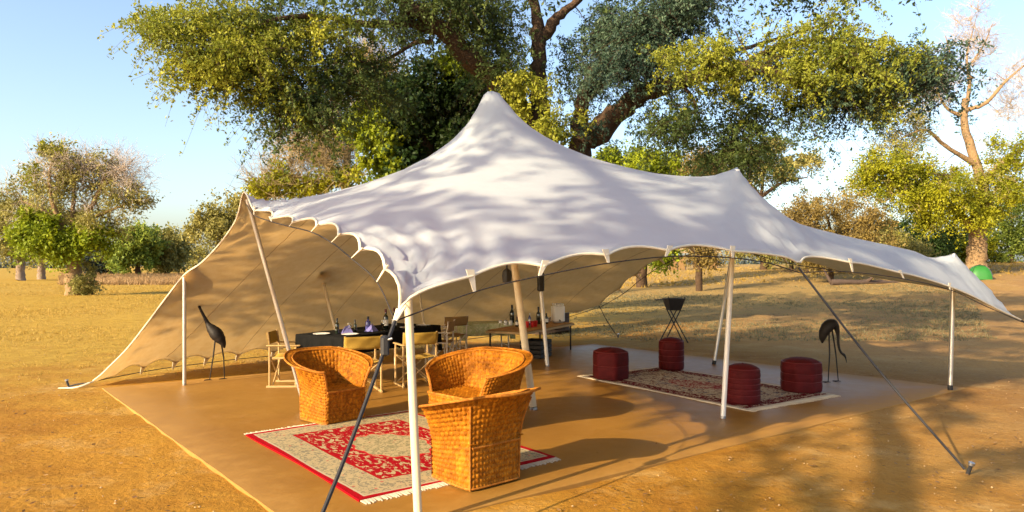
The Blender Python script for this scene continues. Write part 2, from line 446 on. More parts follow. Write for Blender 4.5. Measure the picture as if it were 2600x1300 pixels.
u = np.linspace(0, 1, NU)[None, :, None]; v = np.linspace(0, 1, NV)[:, None, None]
P = (1 - v) * B0[None] + v * B1[None] + (1 - u) * A0[:, None] + u * A1[:, None] - ((1 - u) * (1 - v) * B0[0] + u * (1 - v) * B0[-1] + (1 - u) * v * B1[0] + u * v * B1[-1])
fixed = np.zeros((NV, NU), bool); fixed[0] = fixed[-1] = True; fixed[:, 0] = fixed[:, -1] = True
P[0] = B0; P[-1] = B1; P[:, 0] = A0; P[:, -1] = A1
APEX = W(1249, 231, 8.88)
PEAK2 = W(1872, 424, 8.37)
PINS = [(APEX, .11, .5), (PEAK2, .05, .2), (W(1033, 676, 5.08), .045, .3), (W(2424, 642, 10.32), .05, .2), (Vector((4.2, 13.25, 2.5)), .05, .2),
        (W(815, 692, 12.6), .05, .2), (Vector((-1.88, 13.7, 2.0)), .05, .2), (Vector((.42, 12.55, 2.45)), .06, .2)]
P0 = P.copy()
for (c, r, drop) in PINS:
    d = np.hypot(P0[..., 0] - c.x, P0[..., 1] - c.y)
    j, i = np.unravel_index(np.argmin(np.where(fixed, 9, d)), d.shape)
    off = P0[..., :2] - P0[j, i, :2]; dd = np.hypot(off[..., 0], off[..., 1])
    sel = (dd <= r) & ~fixed; sel[j, i] = True
    P[sel, 0] = c.x + off[sel, 0]; P[sel, 1] = c.y + off[sel, 1]; P[sel, 2] = c.z - drop * (dd[sel] / max(r, .01)) ** 2 * r * .8
    fixed |= sel
fm = fixed[..., None]; hold = P.copy()
for it in range(6000):
    Q = P.copy()
    Q[1:-1, 1:-1] = .25 * (P[:-2, 1:-1] + P[2:, 1:-1] + P[1:-1, :-2] + P[1:-1, 2:])
    P = np.where(fm, hold, Q)
# heights: stretched cloth with a little stiffness, drawn up along the ridges between the poles
tgt = np.zeros((NV, NU)); wgt = np.zeros((NV, NU))
def pull(x, y, z, w):
    d = np.hypot(P[..., 0] - x, P[..., 1] - y); j, i = np.unravel_index(d.argmin(), d.shape)
    if not fixed[j, i]: tgt[j, i] = z; wgt[j, i] = w
def ridge(prof, a, b, w, k=6):
    for (x0, y0), (x1, y1) in zip(prof[:-1], prof[1:]):
        for q in range(k):
            x = x0 + (x1 - x0) * q / k; y = y0 + (y1 - y0) * q / k; p = W(x, y, zline(x, a, b)); pull(p[0], p[1], p[2], w)
ap = (APEX[0], APEX[1]); p2 = (PEAK2[0], PEAK2[1]); pf = (6.43, 10.32)
ridge([(636, 474), (660, 480), (700, 487), (760, 497), (820, 500), (890, 499), (940, 478), (985, 454), (1030, 430), (1075, 403), (1130, 358), (1190, 303), (1220, 264)], PA, ap, .10)
ridge([(1280, 258), (1300, 278), (1350, 318), (1400, 348), (1480, 385), (1550, 408), (1650, 433), (1750, 440), (1850, 432)], ap, p2, .4)
ridge([(1890, 452), (1920, 489), (1960, 524), (2020, 564), (2100, 588), (2200, 600), (2300, 606), (2380, 618)], p2, pf, .6)
ridge([(2440, 645), (2480, 674), (2540, 740)], pf, PR, .6)
for x, y, z in ((-5.2, 11.4, 1.42), (-4.8, 12.0, 1.45), (-4.3, 12.7, 1.5)): pull(x, y, z, .06)
BETA, SRC = 1.2, .0007
free = ~fixed
def lap(z):
    o = np.zeros_like(z); o[1:-1, 1:-1] = z[:-2, 1:-1] + z[2:, 1:-1] + z[1:-1, :-2] + z[1:-1, 2:] - 4 * z[1:-1, 1:-1]; return o
def op(z): l = lap(z); return -l + BETA * lap(l) + wgt * z
zf = np.where(fixed, P[..., 2], 0)
rhs = np.where(free, SRC + wgt * tgt - op(zf), 0)
zz = np.where(free, P[..., 2], 0); r = np.where(free, rhs - op(zz), 0); pp = r.copy(); rs = (r * r).sum()
for it in range(2500):
    Ap = np.where(free, op(pp), 0); al = rs / (pp * Ap).sum(); zz += al * pp; r -= al * Ap; rn = (r * r).sum()
    if rn < 1e-13: break
    pp = r + rn / rs * pp; rs = rn
P[..., 2] = np.where(free, zz, P[..., 2])
# normals, then fold wrinkles where the cloth is gathered
def normals(P):
    du = np.gradient(P, axis=1); dv = np.gradient(P, axis=0); n = np.cross(du, dv); return n / (np.linalg.norm(n, axis=-1, keepdims=True) + 1e-9)
N = normals(P)
if N[NV // 2, NU // 2, 2] < 0: N = -N
inner = ~fixed
def folds(c, rad, k, amp, ax=None):
    global P
    dx = P[..., 0] - c[0]; dy = P[..., 1] - c[1]; dz = P[..., 2] - c[2]
    d = np.sqrt(dx ** 2 + dy ** 2 + dz ** 2); th = np.arctan2(dy, dx) + .25 * np.sin(3 * d)
    w = np.exp(-(d / rad) ** 2) * np.clip(d / .25, 0, 1)
    P = P + N * (amp * w * np.sin(k * th + 1.5 * np.sin(2.3 * th)))[..., None] * np.where(fixed, .0, 1)[..., None]
folds(E2[0], 1.6, 24, .034); folds(E1[10], 1.5, 20, .030); folds(E2[15], .8, 20, .026); folds(APEX, 1.0, 14, .004); folds(PEAK2, .9, 12, .006); folds(W(2424, 642, 10.32), .9, 14, .012); folds(E2[-1], 1.2, 30, .015); folds(E1[-1], 1.2, 40, .02)
idx = np.arange(NV * NU).reshape(NV, NU)
faces = np.stack([idx[:-1, :-1], idx[:-1, 1:], idx[1:, 1:], idx[1:, :-1]], -1).reshape(-1, 4)
nrm = normals(P)
if nrm[NV // 2, NU // 2, 2] < 0: faces = faces[:, ::-1]
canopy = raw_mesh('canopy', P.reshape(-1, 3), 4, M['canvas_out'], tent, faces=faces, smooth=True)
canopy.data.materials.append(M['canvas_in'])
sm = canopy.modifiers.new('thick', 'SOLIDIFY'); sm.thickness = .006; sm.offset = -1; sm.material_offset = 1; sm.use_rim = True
for Bd in (B0, B1, A0, A1): MB().tube(Bd, .011, 6).build('hem', M['trim'], canopy)

Ns = normals(P); Ns = Ns if Ns[NV // 2, NU // 2, 2] > 0 else -Ns
for i in (18, 36, 54, 72, 90, 108, 126):       # welded panel seams
    q = P[1:-1, i] - Ns[1:-1, i] * .010; MB().tube(q, .0035, 4, flat=1.0).build('seam', M['seam'], canopy)
def pole(base, top, r, mat, foot=True, n=14):
    b = Vector(base); t = Vector(top)
    o = MB().tube([b + (t - b) * .01, b.lerp(t, .5), t], r, n).build('pole', M[mat], tent)
    if foot: MB().tube([b, b + (t - b).normalized() * .07], r * 1.18, n).build('foot', M['rubber'], o)
    else: MB().tube([b, b + (t - b).normalized() * .03], r * 1.05, n).build('foot', M['metal'], o)
    return o
pole((-.655, 4.96, 0), W(1033, 684, 5.08), .030, 'king', False)
pole((-2.59, 8.88, 0), W(628, 506, 8.44), .026, 'alu')
pole((-4.94, 10.69, 0), W(468, 703, 10.66), .028, 'alu', False)
pole((.27, 8.88, 0), APEX - Vector((0, 0, .05)), .046, 'king', False)
pole((2.49, 8.37, 0), PEAK2 - Vector((0, 0, .03)), .030, 'alu2', False)
pole((3.69, 12.96, 0), (4.18, 13.24, 2.47), .030, 'alu')
pole((6.36, 10.29, 0), W(2422, 645, 10.32), .030, 'alu')
pole((-2.95, 12.55, 0), W(815, 696, 12.6), .028, 'king')
pole((-1.62, 13.75, 0), (-1.88, 13.7, 1.97), .024, 'king')
pole((.635, 12.7, 0), (.42, 12.55, 2.42), .034, 'alu2', False)

def rope(name, pts, r, mat, n=6, sub=8):
    return MB().tube(catmull(pts, sub) if len(pts) > 2 else [Vector(p) for p in pts], r, n).build(name, M[mat], tent)
def stake(p, d):
    """steel peg driven in beside point p, leaning away along d"""
    p = Vector(p); d = Vector((d[0], d[1], 0)).normalized()
    o = MB().tube([p + Vector((0, 0, -.12)) - d * .03, p + Vector((0, 0, .13)) + d * .05], .016, 8).build('stake', M['rubber'], tent)
    MB().tube([p + Vector((0, 0, .125)) + d * .048, p + Vector((0, 0, .15)) + d * .055], .026, 10).build('stake_head', M['peg'], o)
KN = W(1003, 815, 4.72)
rope('edge_rope', [W(x, y, zline(x, PC, PR)) for x, y in ((1003, 815), (1205, 741), (1370, 701), (1545, 668), (1690, 652), (1780, 651), (1860, 655), (1950, 668), (2028, 692))], .0058, 'rope2')
rope('edge_rope', [W(x, y, zline(x, PC, PR)) for x, y in ((2028, 692), (2150, 690), (2290, 707), (2412, 736), (2500, 776), (2596, 818))], .0055, 'rope2')
rope('edge_rope', [KN] + [W(x, y, zline(x, PC, PA)) for x, y in ((957, 716), (892, 656), (842, 616), (790, 589), (735, 575), (690, 563), (645, 546))] + [W(626, 520, 8.42)], .006, 'rope2')
rope('edge_rope', [A1[int(NV * .28)]] + [A1[i] + np.array([.10, .06, -.10]) for i in t3[1:-1]] + [A1[-1] + np.array([.06, .1, -.05])], .008, 'rope2')
rope('edge_rope', [B1[2]] + [B1[i] + np.array([-.05, .03, -.07]) for i in t4[1:-1]] + [A1[-1] + np.array([.06, .1, -.05])], .007, 'rope2')
def tab(a, b, w, side):
    a = Vector(a); b = Vector(b); s = Vector(side).normalized()
    up = (a - b).normalized()
    mb = MB(); nn = s.cross(up).normalized() * .004
    a2 = a + up * .05
    pts = [a2 - s * w, a2 + s * w, b + s * w * .35, b - s * w * .35]
    mb.add([p + nn for p in pts] + [p - nn for p in pts], [(0, 1, 2, 3), (7, 6, 5, 4), (0, 4, 5, 1), (1, 5, 6, 2), (2, 6, 7, 3), (3, 7, 4, 0)])
    mb.build('tab', M['trim'], tent, smooth=False)
sd2 = Vector((PR[0] - PC[0], PR[1] - PC[1], 0)); sd1 = Vector((PA[0] - PC[0], PA[1] - PC[1], 0))
for a, (x, y) in zip([B0[i] for i in t2], ((1205, 741), (1370, 701), (1545, 668), (1690, 652), (1860, 655))): tab(a, W(x, y, zline(x, PC, PR)), .034, sd2)
for i, (x, y) in zip(t2b[1:], ((2165, 691), (2295, 708), (2412, 736))): tab(B0[i], W(x, y, zline(x, PC, PR)), .03, sd2)
for i, (x, y) in zip(t1, ((957, 716), (892, 656), (842, 616), (790, 589), (735, 575), (690, 563), (645, 546))): tab(A0[i], W(x, y, zline(x, PC, PA)), .024, sd1)
for i in t3[1:-1]: tab(A1[i], A1[i] + np.array([.10, .06, -.10]), .04, A1[i + 1] - A1[i - 1])
for i in t4[1:-1]: tab(B1[i], B1[i] + np.array([-.05, .03, -.10]), .05, B1[i + 1] - B1[i - 1])
# guy ropes with their stakes
def guy(a, g, r, name='guy_rope'):
    g = Vector(g); a = Vector(a); d = g - a; d.z = 0
    rope(name, [a, a.lerp(g, .5) + Vector((0, 0, -.012)), g + Vector((0, 0, .08))], r, 'rope')
    stake(g, d)
guy(KN, (-1.178, 3.6, -.05), .0135)
rope('webbing_loop', [E2[0] + Vector((0, .02, .03)), KN, E2[0] + Vector((.05, .03, .05))], .012, 'trim')
guy(W(2028, 680, zline(2028, PC, PR)), (3.94, 6.17, -.05), .011)
guy(E2[-1], (9.1, 10.6, -.05), .012)
guy(A1[-1], (2.65, 17.8, -.05), .010)
p = E1[-1]; rope('guy_rope', [p, Vector((-6.5, 10.6, .03)), Vector((-6.62, 10.62, 0))], .012, 'rope'); stake((-6.62, 10.62, -.05), (-1, 0))
rope('webbing_loop', [p, Vector((-6.45, 10.5, .0)), Vector((-6.72, 10.5, -.02))], .016, 'trim')
MB().lathe([(.001, -.09), (.05, -.08), (.06, 0), (.05, .06), (.012, .09), (.012, .14)], tuple(W(1287, 700, 8.5)), 8).build('pulley', M['rubber'], tent)
MB().box(tuple(KN + Vector((-.045, -.13, -.15))), (.05, .09, .13), .3, .012).build('ratchet', M['rubber'], tent)
MB().tube([KN + Vector((-.06, -.15, -.12)), KN + Vector((.01, -.17, -.10))], .008, 6).build('ratchet_handle', M['peg'], tent)
MB().box(tuple(W(1373, 716, 12.62)), (.11, .11, .34), .3, .02).build('clamp', M['rubber'], tent)

# ------------------------------------------------------------------ rugs
def rug(name, label, corners, field, kind_mat):
    L, B, Rr = [Vector(c) for c in corners]
    ax = B - L; ay = Rr - B; lx, ly = ax.length, ay.length
    c = L + ax / 2 + ay / 2
    t = thing(name, label, 'rug', (c.x, c.y, 0.0), math.atan2(ax.y, ax.x))
    hx, hy = lx / 2, ly / 2
    rng = np.random.default_rng(8)
    n, m = 36, 26
    xs = np.linspace(-hx, hx, n); ys = np.linspace(-hy, hy, m); X, Y = np.meshgrid(xs, ys)
    def surf(z0):
        return np.stack([X + .012 * np.sin(Y * 3.1), Y + .014 * np.sin(X * 2.3 + 1), z0 + .004 * np.sin(X * 4 + Y * 3) + .003 * rng.random(X.shape)], -1)
    mb = MB(); top = surf(.014); mb.grid(top)
    edge = [(0, i) for i in range(n)] + [(j, n - 1) for j in range(1, m)] + [(m - 1, i) for i in range(n - 2, -1, -1)] + [(j, 0) for j in range(m - 2, 0, -1)]
    lo = [(*top[j, i, :2], .002) for j, i in edge]; hi = [tuple(top[j, i]) for j, i in edge]; k = len(edge)
    mb.add(lo + hi, [(i, (i + 1) % k, k + (i + 1) % k, k + i) for i in range(k)])
    mb.build('pile', kind_mat(hx, hy), t)
    for sgn, nm in ((-1, 0), (1, 1)):
        f = MB(); r2 = random.Random(4 + nm)
        cnt = int(ly / .014)
        for i in range(cnt):
            y = -hy + ly * (i + .5) / cnt; ln = .085 * r2.uniform(.75, 1.15); dy = r2.uniform(-.012, .012)
            x0 = sgn * (hx - .004); x1 = sgn * (hx + ln); w = .0055
            x0 += .012 * math.sin(y * 3.1); x1 += .012 * math.sin(y * 3.1)
            z = .012
            f.add([(x0, y - w, z), (x0, y + w, z), (x1, y + dy + w * .7, .004 + r2.uniform(0, .004)), (x1, y + dy - w * .7, .004 + r2.uniform(0, .004)), (x0, y - w, .003), (x0, y + w, .003), (x1, y + dy + w * .7, .001), (x1, y + dy - w * .7, .001)],
                  [(0, 1, 2, 3), (4, 7, 6, 5), (0, 3, 7, 4), (1, 5, 6, 2), (3, 2, 6, 7)])
        o = f.build('fringe', M['fringe'], t, smooth=False); tag(o, kind='stuff')
    return t
M['fringe'] = simple('cream_fringe', (.50, .43, .32), .95, .15, 30)
def red_rug(hx, hy):
    m = NT('red_persian_pile'); o = m.obj(); x, y, z = m.xyz(o)
    ab = lambda s: m.math('ABSOLUTE', s)
    dx = m.math('SUBTRACT', hx, ab(x)); dy = m.math('SUBTRACT', hy, ab(y)); d = m.math('MINIMUM', dx, dy)
    step = lambda a, t: m.math('GREATER_THAN', a, t)
    v1 = m.voro(9.5, o); n1 = m.noise(9, 3, .6, o, .9); v2 = m.voro(26, o); n2 = m.noise(20, 3, .6, o, 1.5)
    red = m.mix(m.noise(30, 3, .6, o), (.20, .002, .006), (.32, .005, .010))
    cream = m.mix(m.noise(50, 3, .6, o), (.30, .235, .12), (.40, .325, .19))
    grey = (.15, .14, .10)
    band = m.math('ABSOLUTE', m.math('SUBTRACT', n1, .5))
    vine = m.math('MULTIPLY', m.math('LESS_THAN', band, .022), 1.0)
    flower = m.math('LESS_THAN', v1, .22)
    mp = m.n('Mapping'); mp.inputs['Scale'].default_value = (11, 20, 1); mp.inputs['Rotation'].default_value = (0, 0, -.75); m.t.links.new(o, mp.inputs[0])
    st = step(m.noise(1.0, 3, .6, mp.outputs[0], .6), .555)
    fld = m.mix(m.math('MAXIMUM', st, m.math('MULTIPLY', flower, step(n2, .55))), red, cream)
    fld = m.mix(m.math('MULTIPLY', m.math('LESS_THAN', v2, .16), .8), fld, grey)
    bord = m.mix(m.math('MULTIPLY', step(n2, .53), .85), cream, grey)
    bord = m.mix(m.math('MULTIPLY', m.math('LESS_THAN', v1, .14), .8), bord, (.35, .05, .05))
    ex = m.math('DIVIDE', x, .52); ey = m.math('DIVIDE', y, .34)
    el = m.math('ADD', m.math('SQRT', m.math('ADD', m.math('MULTIPLY', ex, ex), m.math('MULTIPLY', ey, ey))), m.math('MULTIPLY', m.math('SINE', m.math('MULTIPLY', m.math('ARCTAN2', ey, ex), 12.0)), .05))
    med = m.mix(m.math('MULTIPLY', step(m.noise(26, 3, .6, o, 1.0), .52), .75), cream, (.13, .13, .07))
    med = m.mix(m.math('MULTIPLY', m.math('LESS_THAN', v1, .12), .7), med, (.28, .02, .02))
    fld = m.mix(m.math('LESS_THAN', el, 1.06), fld, (.42, .02, .02))
    fld = m.mix(m.math('LESS_THAN', el, 1.0), fld, med)
    col = m.mix(step(d, .36), bord, (.28, .006, .010)); col = m.mix(step(d, .39), col, fld)
    col = m.mix(step(d, .055), (.28, .003, .008), m.mix(step(d, .075), (.38, .32, .21), col))
    m.bump(m.noise(160, 3, .6, o), .5, .006)
    return m.fin(col, .95, spec=.05)
def dark_rug(hx, hy):
    m = NT('dark_persian_pile'); o = m.obj(); x, y, z = m.xyz(o)
    ab = lambda s: m.math('ABSOLUTE', s)
    dx = m.math('SUBTRACT', hx, ab(x)); dy = m.math('SUBTRACT', hy, ab(y)); d = m.math('MINIMUM', dx, dy)
    step = lambda a, t: m.math('GREATER_THAN', a, t)
    v1 = m.voro(8, o); n2 = m.noise(16, 3, .6, o, 1.5); n3 = m.noise(8, 3, .6, o, 1.2)
    red = (.10, .006, .010); cream = m.mix(m.noise(50, 3, .6, o), (.36, .31, .22), (.46, .40, .30))
    fld = m.mix(m.math('MAXIMUM', step(n2, .56), m.math('LESS_THAN', v1, .18)), cream, red)
    fld = m.mix(m.math('MULTIPLY', step(n3, .60), .7), fld, (.05, .06, .12))
    bord = m.mix(step(n2, .55), red, (.42, .33, .24))
    ex = m.math('DIVIDE', x, .55); ey = m.math('DIVIDE', y, .30)
    el = m.math('SQRT', m.math('ADD', m.math('MULTIPLY', ex, ex), m.math('MULTIPLY', ey, ey)))
    fld = m.mix(m.math('LESS_THAN', el, 1.0), fld, m.mix(step(n2, .52), (.22, .03, .035), cream))
    col = m.mix(step(d, .30), bord, fld); col = m.mix(step(d, .06), (.50, .44, .34), col)
    m.bump(m.noise(160, 3, .6, o), .5, .006)
    return m.fin(col, .95, spec=.05)
rug('red_rug', 'red and cream patterned rug with fringed ends under the wicker chairs', [(-2.78, 7.48), (-1.116, 5.355), (.371, 6.68)], None, red_rug)
rug('dark_rug', 'dark maroon and cream patterned rug carrying the red ottomans', [(1.13, 11.45), (2.94, 8.76), (4.47, 9.88)], None, dark_rug)

# ------------------------------------------------------------------ wicker tub chairs
def weave(mb, fn, nu, nv, amp, sub=4):
    """woven sheet: fn(u, v) -> points (arrays) ; strands bulge over and under"""
    us = np.linspace(0, 1, nu * sub + 1); vs = np.linspace(0, 1, nv * sub + 1)
    U, V = np.meshgrid(us, vs)
    Pt = fn(U, V)
    du = np.gradient(Pt, axis=1); dv = np.gradient(Pt, axis=0)
    n = np.cross(du, dv); n /= (np.linalg.norm(n, axis=-1, keepdims=True) + 1e-9)
    cu = np.minimum(np.floor(U * nu + 1e-6), nu - 1); cv = np.minimum(np.floor(V * nv + 1e-6), nv - 1)
    fu = U * nu - cu; fv = V * nv - cv
    par = ((cu + cv) % 2) > .5
    h = np.where(par, np.sin(np.pi * np.clip(fv, 0, 1)), np.sin(np.pi * np.clip(fu, 0, 1)))
    e = np.where(par, np.sin(np.pi * np.clip(fu, 0, 1)) * .5 + .5, np.sin(np.pi * np.clip(fv, 0, 1)) * .5 + .5)
    mb.grid(Pt + n * (amp * (h * e - .4))[..., None])
def tub_chair(name, label, hx, hy, tx, ty, arm=.60, back=.76, seat=.36, group=None):
    t = thing(name, label, 'chair', group=group)
    th0 = math.atan2(hy, hx) * .97
    def base(th, k=0.0):
        c, s = np.cos(th), np.sin(th); a, b = hx - k, hy - k
        r = (np.abs(c / a) ** 9 + np.abs(s / b) ** 9) ** (-1 / 9); return r * c, r * s
    def rimz(th): return arm + (back - arm) * np.clip((1 - np.cos(th)) / 2 * 1.35 - .25, 0, 1)
    def shell(u, v, k, z0=0.0):
        th = th0 + u * (2 * math.pi - 2 * th0)
        bx, by = base(th, k); X, Y = (tx - k) * np.cos(th) - .03, (ty - k) * np.sin(th)
        zr = rimz(th); z = z0 + v * (zr - z0); f = (z / zr)
        q = .12 * f + .88 * np.clip((f - .42) / .58, 0, 1) ** 1.9
        return np.stack([bx * (1 - q) + X * q, by * (1 - q) + Y * q, z], -1)
    per = int((hx * 6 + hy * 2) / .043) // 2 * 2
    mb = MB(); weave(mb, lambda u, v: shell(u, v, 0.0), per, 17, .014)
    o = mb.build('woven_shell', M['wicker'], t, ang=70); tag(o, kind='stuff')
    mb = MB(); weave(mb, lambda u, v: shell(1 - u, v, .035, seat - .05), per - 8, 10, .014)
    o = mb.build('woven_lining', M['wicker'], t, ang=70); tag(o, kind='stuff')
    # flared lip outside the rim
    def lip(u, v):
        a = shell(u, np.ones_like(u), .02); th = th0 + u * (2 * math.pi - 2 * th0)
        w = .075 * np.clip(np.sin(np.pi * np.clip((u - 0) * 1.0, 0, 1)) * 2.2, .25, 1)
        d = np.stack([np.cos(th), np.sin(th), np.zeros_like(th)], -1)
        return a + d * (v * w)[..., None] + np.stack([np.zeros_like(v), np.zeros_like(v), .004 + .016 * v * np.clip(1.4 - 2.8 * np.abs(u - .5), -.6, 1)], -1)
    mb = MB(); weave(mb, lambda u, v: lip(u, 1 - v), per, 2, .005)
    o = mb.build('woven_lip', M['wicker'], t, ang=70); tag(o, kind='stuff')
    us = np.linspace(0, 1, 61)
    rim = lip(us, np.ones_like(us)); rin = shell(us, np.ones_like(us), .035)
    fl = shell(np.zeros(8), np.linspace(1, 0, 8), .012); fr = shell(np.ones(8), np.linspace(1, 0, 8), .012)
    MB().tube(rim, .011, 8).build('rim', M['cane'], t)
    MB().tube(rin + np.array([0, 0, .004]), .010, 8).build('rim', M['cane'], t)
    MB().tube(fl, .017, 8).build('post', M['cane'], t); MB().tube(fr, .017, 8).build('post', M['cane'], t)
    for uu in (.5 - (math.pi - math.atan2(hy, -hx)) / (2 * math.pi - 2 * th0), .5 + (math.pi - math.atan2(hy, -hx)) / (2 * math.pi - 2 * th0)):
        q = shell(np.full(10, uu), np.linspace(0, .93, 10), -.006); MB().tube(q, .010, 6).build('post', M['cane'], t)
    # front panel, seat, base and back rails
    fx = hx * .985
    def front(u, v): return np.stack([fx + .012 * v, (u - .5) * 2 * hy * .95, .01 + v * (seat - .01)], -1)
    mb = MB(); weave(mb, front, int(hy * 2 / .043), 8, .014); o = mb.build('woven_front', M['wicker'], t, ang=70); tag(o, kind='stuff')
    def seatf(u, v): return np.stack([-hx * 1.05 + u * (fx + hx * 1.05), (v - .5) * 2 * hy * 1.06, seat + .012 - .03 * np.sin(np.pi * u) * np.sin(np.pi * v)], -1)
    mb = MB(); weave(mb, seatf, int(hx * 2 / .043), int(hy * 2 / .043), .012); o = mb.build('woven_seat', M['wicker'], t, ang=70); tag(o, kind='stuff')
    MB().tube([(fx + .014, -hy * .95, seat + .006), (fx + .014, hy * .95, seat + .006)], .013, 8).build('seat_rail', M['cane'], t)
    MB().tube([(-hx - .012, -hy * .93, seat - .02), (-hx - .012, hy * .93, seat - .02)], .009, 6).build('back_rail', M['cane'], t)
    b = shell(us, np.zeros_like(us), -.004); b[:, 2] = .012
    MB().tube(b, .010, 6).build('base_rail', M['cane'], t)
    return t
def face(o, p, d, z=0.0):
    o.location = (p[0], p[1], z); o.rotation_euler = (0, 0, math.atan2(d[1], d[0]))
ca = tub_chair('wicker_tub_chair', 'honey wicker tub chair on the far left corner of the red rug', .275, .275, .47, .47, group='wicker chairs round the red rug')
face(ca, (-2.10, 8.30), (.747, -.665), .012)
cb = copy_tree(ca); cb['label'] = 'honey wicker tub chair nearest the camera, seen from behind'
face(cb, (-.31, 6.0), (-.66, .75), .010)
cc = tub_chair('wicker_settee', 'wide honey wicker tub settee behind the nearest wicker chair', .30, .44, .52, .63, .62, .80, .37, group='wicker chairs round the red rug')
face(cc, (-.43, 7.92), (-.70, -.71), .0)

# ------------------------------------------------------------------ ottomans
def ottoman(label, p, w, h, sides, bands, rot=0.0):
    t = thing('ottoman', label, 'ottoman', (p[0], p[1], .016), rot, 'red leather ottomans on the dark rug')
    r = w / 2
    if sides == 0: n = 36; rad = lambda k: r
    else:
        n = sides * 8
        def rad(k):
            a = (2 * math.pi * k / n) % (2 * math.pi / sides) - math.pi / sides
            return min(r * math.cos(math.pi / sides) / math.cos(a), r * .965)
    prof = [(.93, 0), (.985, .012), (1.0, .04)]
    for i in range(1, bands + 1):
        z = .04 + (h - .10) * i / bands; za = .04 + (h - .10) * (i - .5) / bands
        prof += [(1.012, za), (1.0, z - .012), (.988, z), (1.0, z + .012)]
    prof += [(1.0, h - .05), (.985, h - .03), (.93, h - .012)]
    v = []; f = []
    for (s, z) in prof:
        for k in range(n):
            a = 2 * math.pi * k / n; v.append((rad(k) * s * math.cos(a), rad(k) * s * math.sin(a), z))
    for i in range(len(prof) - 1):
        for k in range(n): f.append((i * n + k, i * n + (k + 1) % n, (i + 1) * n + (k + 1) % n, (i + 1) * n + k))
    f.append(tuple(range(n - 1, -1, -1)))
    m = (len(prof) - 1) * n; f.append(tuple(range(m, m + n)))
    MB().add(v, f).build('body', M['dark_leather'], t)
    top = [(.93, h - .014), (.80, h + .010), (.55, h + .034), (.25, h + .046), (.03, h + .048)]
    v = []; f = []
    for (s, z) in top:
        for k in range(n):
            a = 2 * math.pi * k / n; v.append((rad(k) * s * math.cos(a), rad(k) * s * math.sin(a), z))
    for i in range(len(top) - 1):
        for k in range(n): f.append((i * n + k, i * n + (k + 1) % n, (i + 1) * n + (k + 1) % n, (i + 1) * n + k))
    m = (len(top) - 1) * n; f.append(tuple(range(m, m + n)))
    MB().add(v, f).build('cushion_top', M['dark_leather'], t)
    def ring(s, z, rr):
        pts = [(rad(k % n) * s * math.cos(2 * math.pi * k / n), rad(k % n) * s * math.sin(2 * math.pi * k / n), z) for k in range(n + 1)]
        MB().tube(pts, rr, 6, cap=False).build('piping', M['stitch'], t)
    ring(.955, h - .016, .008)
    for i in range(1, bands): ring(.985, .04 + (h - .10) * i / bands, .005)
    MB().lathe([(.016, 0), (.014, .008), (.004, .012)], (0, 0, h + .045), 10).build('button', M['stitch'], t)
    return t
ottoman('boxy faceted dark red ottoman at the left end of the dark rug', (1.57, 11.28), .60, .44, 6, 2, R(38))
ottoman('round dark red ottoman at the back edge of the dark rug', (2.76, 12.28), .43, .50, 0, 4)
ottoman('round dark red ottoman with raised bands beside the middle tent pole', (3.02, 9.28), .44, .46, 0, 5)
ottoman('broad dark red ottoman at the right end of the dark rug', (4.14, 10.15), .58, .43, 8, 3, R(10))

# ------------------------------------------------------------------ director's chairs
def director_chair(label, p, d, cv='canvas_khaki', wd='wood', group='folding canvas chairs round the dining table'):
    t = thing('directors_chair', label, 'chair', group=group)
    face(t, p, d); t.scale = (.95, .95, .95)
    w, dp, sh, ah, bh = .27, .20, .45, .64, .86
    wob = .012
    for s in (-1, 1):
        MB().tube([(-dp, s * w, .02), (-dp, s * w, ah), (-dp - .03, s * w, bh)], .016, 6).build('back_post', M[wd], t)
        MB().tube([(dp, s * w, .02), (dp, s * w, ah)], .015, 6).build('front_post', M[wd], t)
        MB().box((0.01, s * w, ah + .014), (dp * 2 + .12, .055, .024), 0, .008).build('armrest', M[wd], t)
        MB().box((0, s * w, .018), (dp * 2 + .10, .034, .036), 0, .006).build('runner', M[wd], t)
        MB().box((0, s * (w - .022), sh + .01), (dp * 2 + .04, .026, .030), 0, .006).build('seat_rail', M[wd], t)
    for x in (-dp + .03, dp - .03):
        for s in (-1, 1):
            MB().tube([(x + s * .014, -s * (w - .02), .045), (x + s * .014, s * (w - .02), sh)], .012, 6).build('cross_leg', M[wd], t)
    us = np.linspace(0, 1, 12); X, Y = np.meshgrid(np.linspace(-dp - .01, dp + .01, 6), np.linspace(-w + .012, w - .012, 13))
    Z = sh + .028 - .035 * np.cos(Y / w * math.pi / 2) ** 1.0
    mb = MB(); mb.grid(np.stack([X, Y, Z], -1)); o = mb.build('seat', M[cv], t); s = o.modifiers.new('thick', 'SOLIDIFY'); s.thickness = .006
    Z, Y = np.meshgrid(np.linspace(bh - .20, bh - .01, 6), np.linspace(-w - .017, w + .017, 13))
    X = -dp - .03 * (Z - ah) / (bh - ah) - .03 * np.cos(Y / w * math.pi / 2) - .017 + .006 * np.sin(Y * 23 + Z * 30)
    mb = MB(); mb.grid(np.stack([X, Y, Z], -1)); o = mb.build('backrest', M[cv], t); s = o.modifiers.new('thick', 'SOLIDIFY'); s.thickness = .007
    return t
director_chair('ochre canvas folding chair at the left end of the dining table', (-3.40, 10.72), (1.0, .06))
director_chair('ochre canvas folding chair drawn up behind the left wicker chair', (-2.17, 10.15), (-.40, .92))
director_chair('ochre canvas folding chair half hidden by the nearest tent pole', (-1.46, 10.75), (-.45, .89))
director_chair('pale legged folding chair at the right end of the black table', (-1.30, 12.75), (-.75, .1), 'canvas_brown', 'white_leg')
director_chair('brown canvas folding chair beside the green cloth table', (-1.22, 14.05), (-.6, .8), 'canvas_brown', 'white_leg')

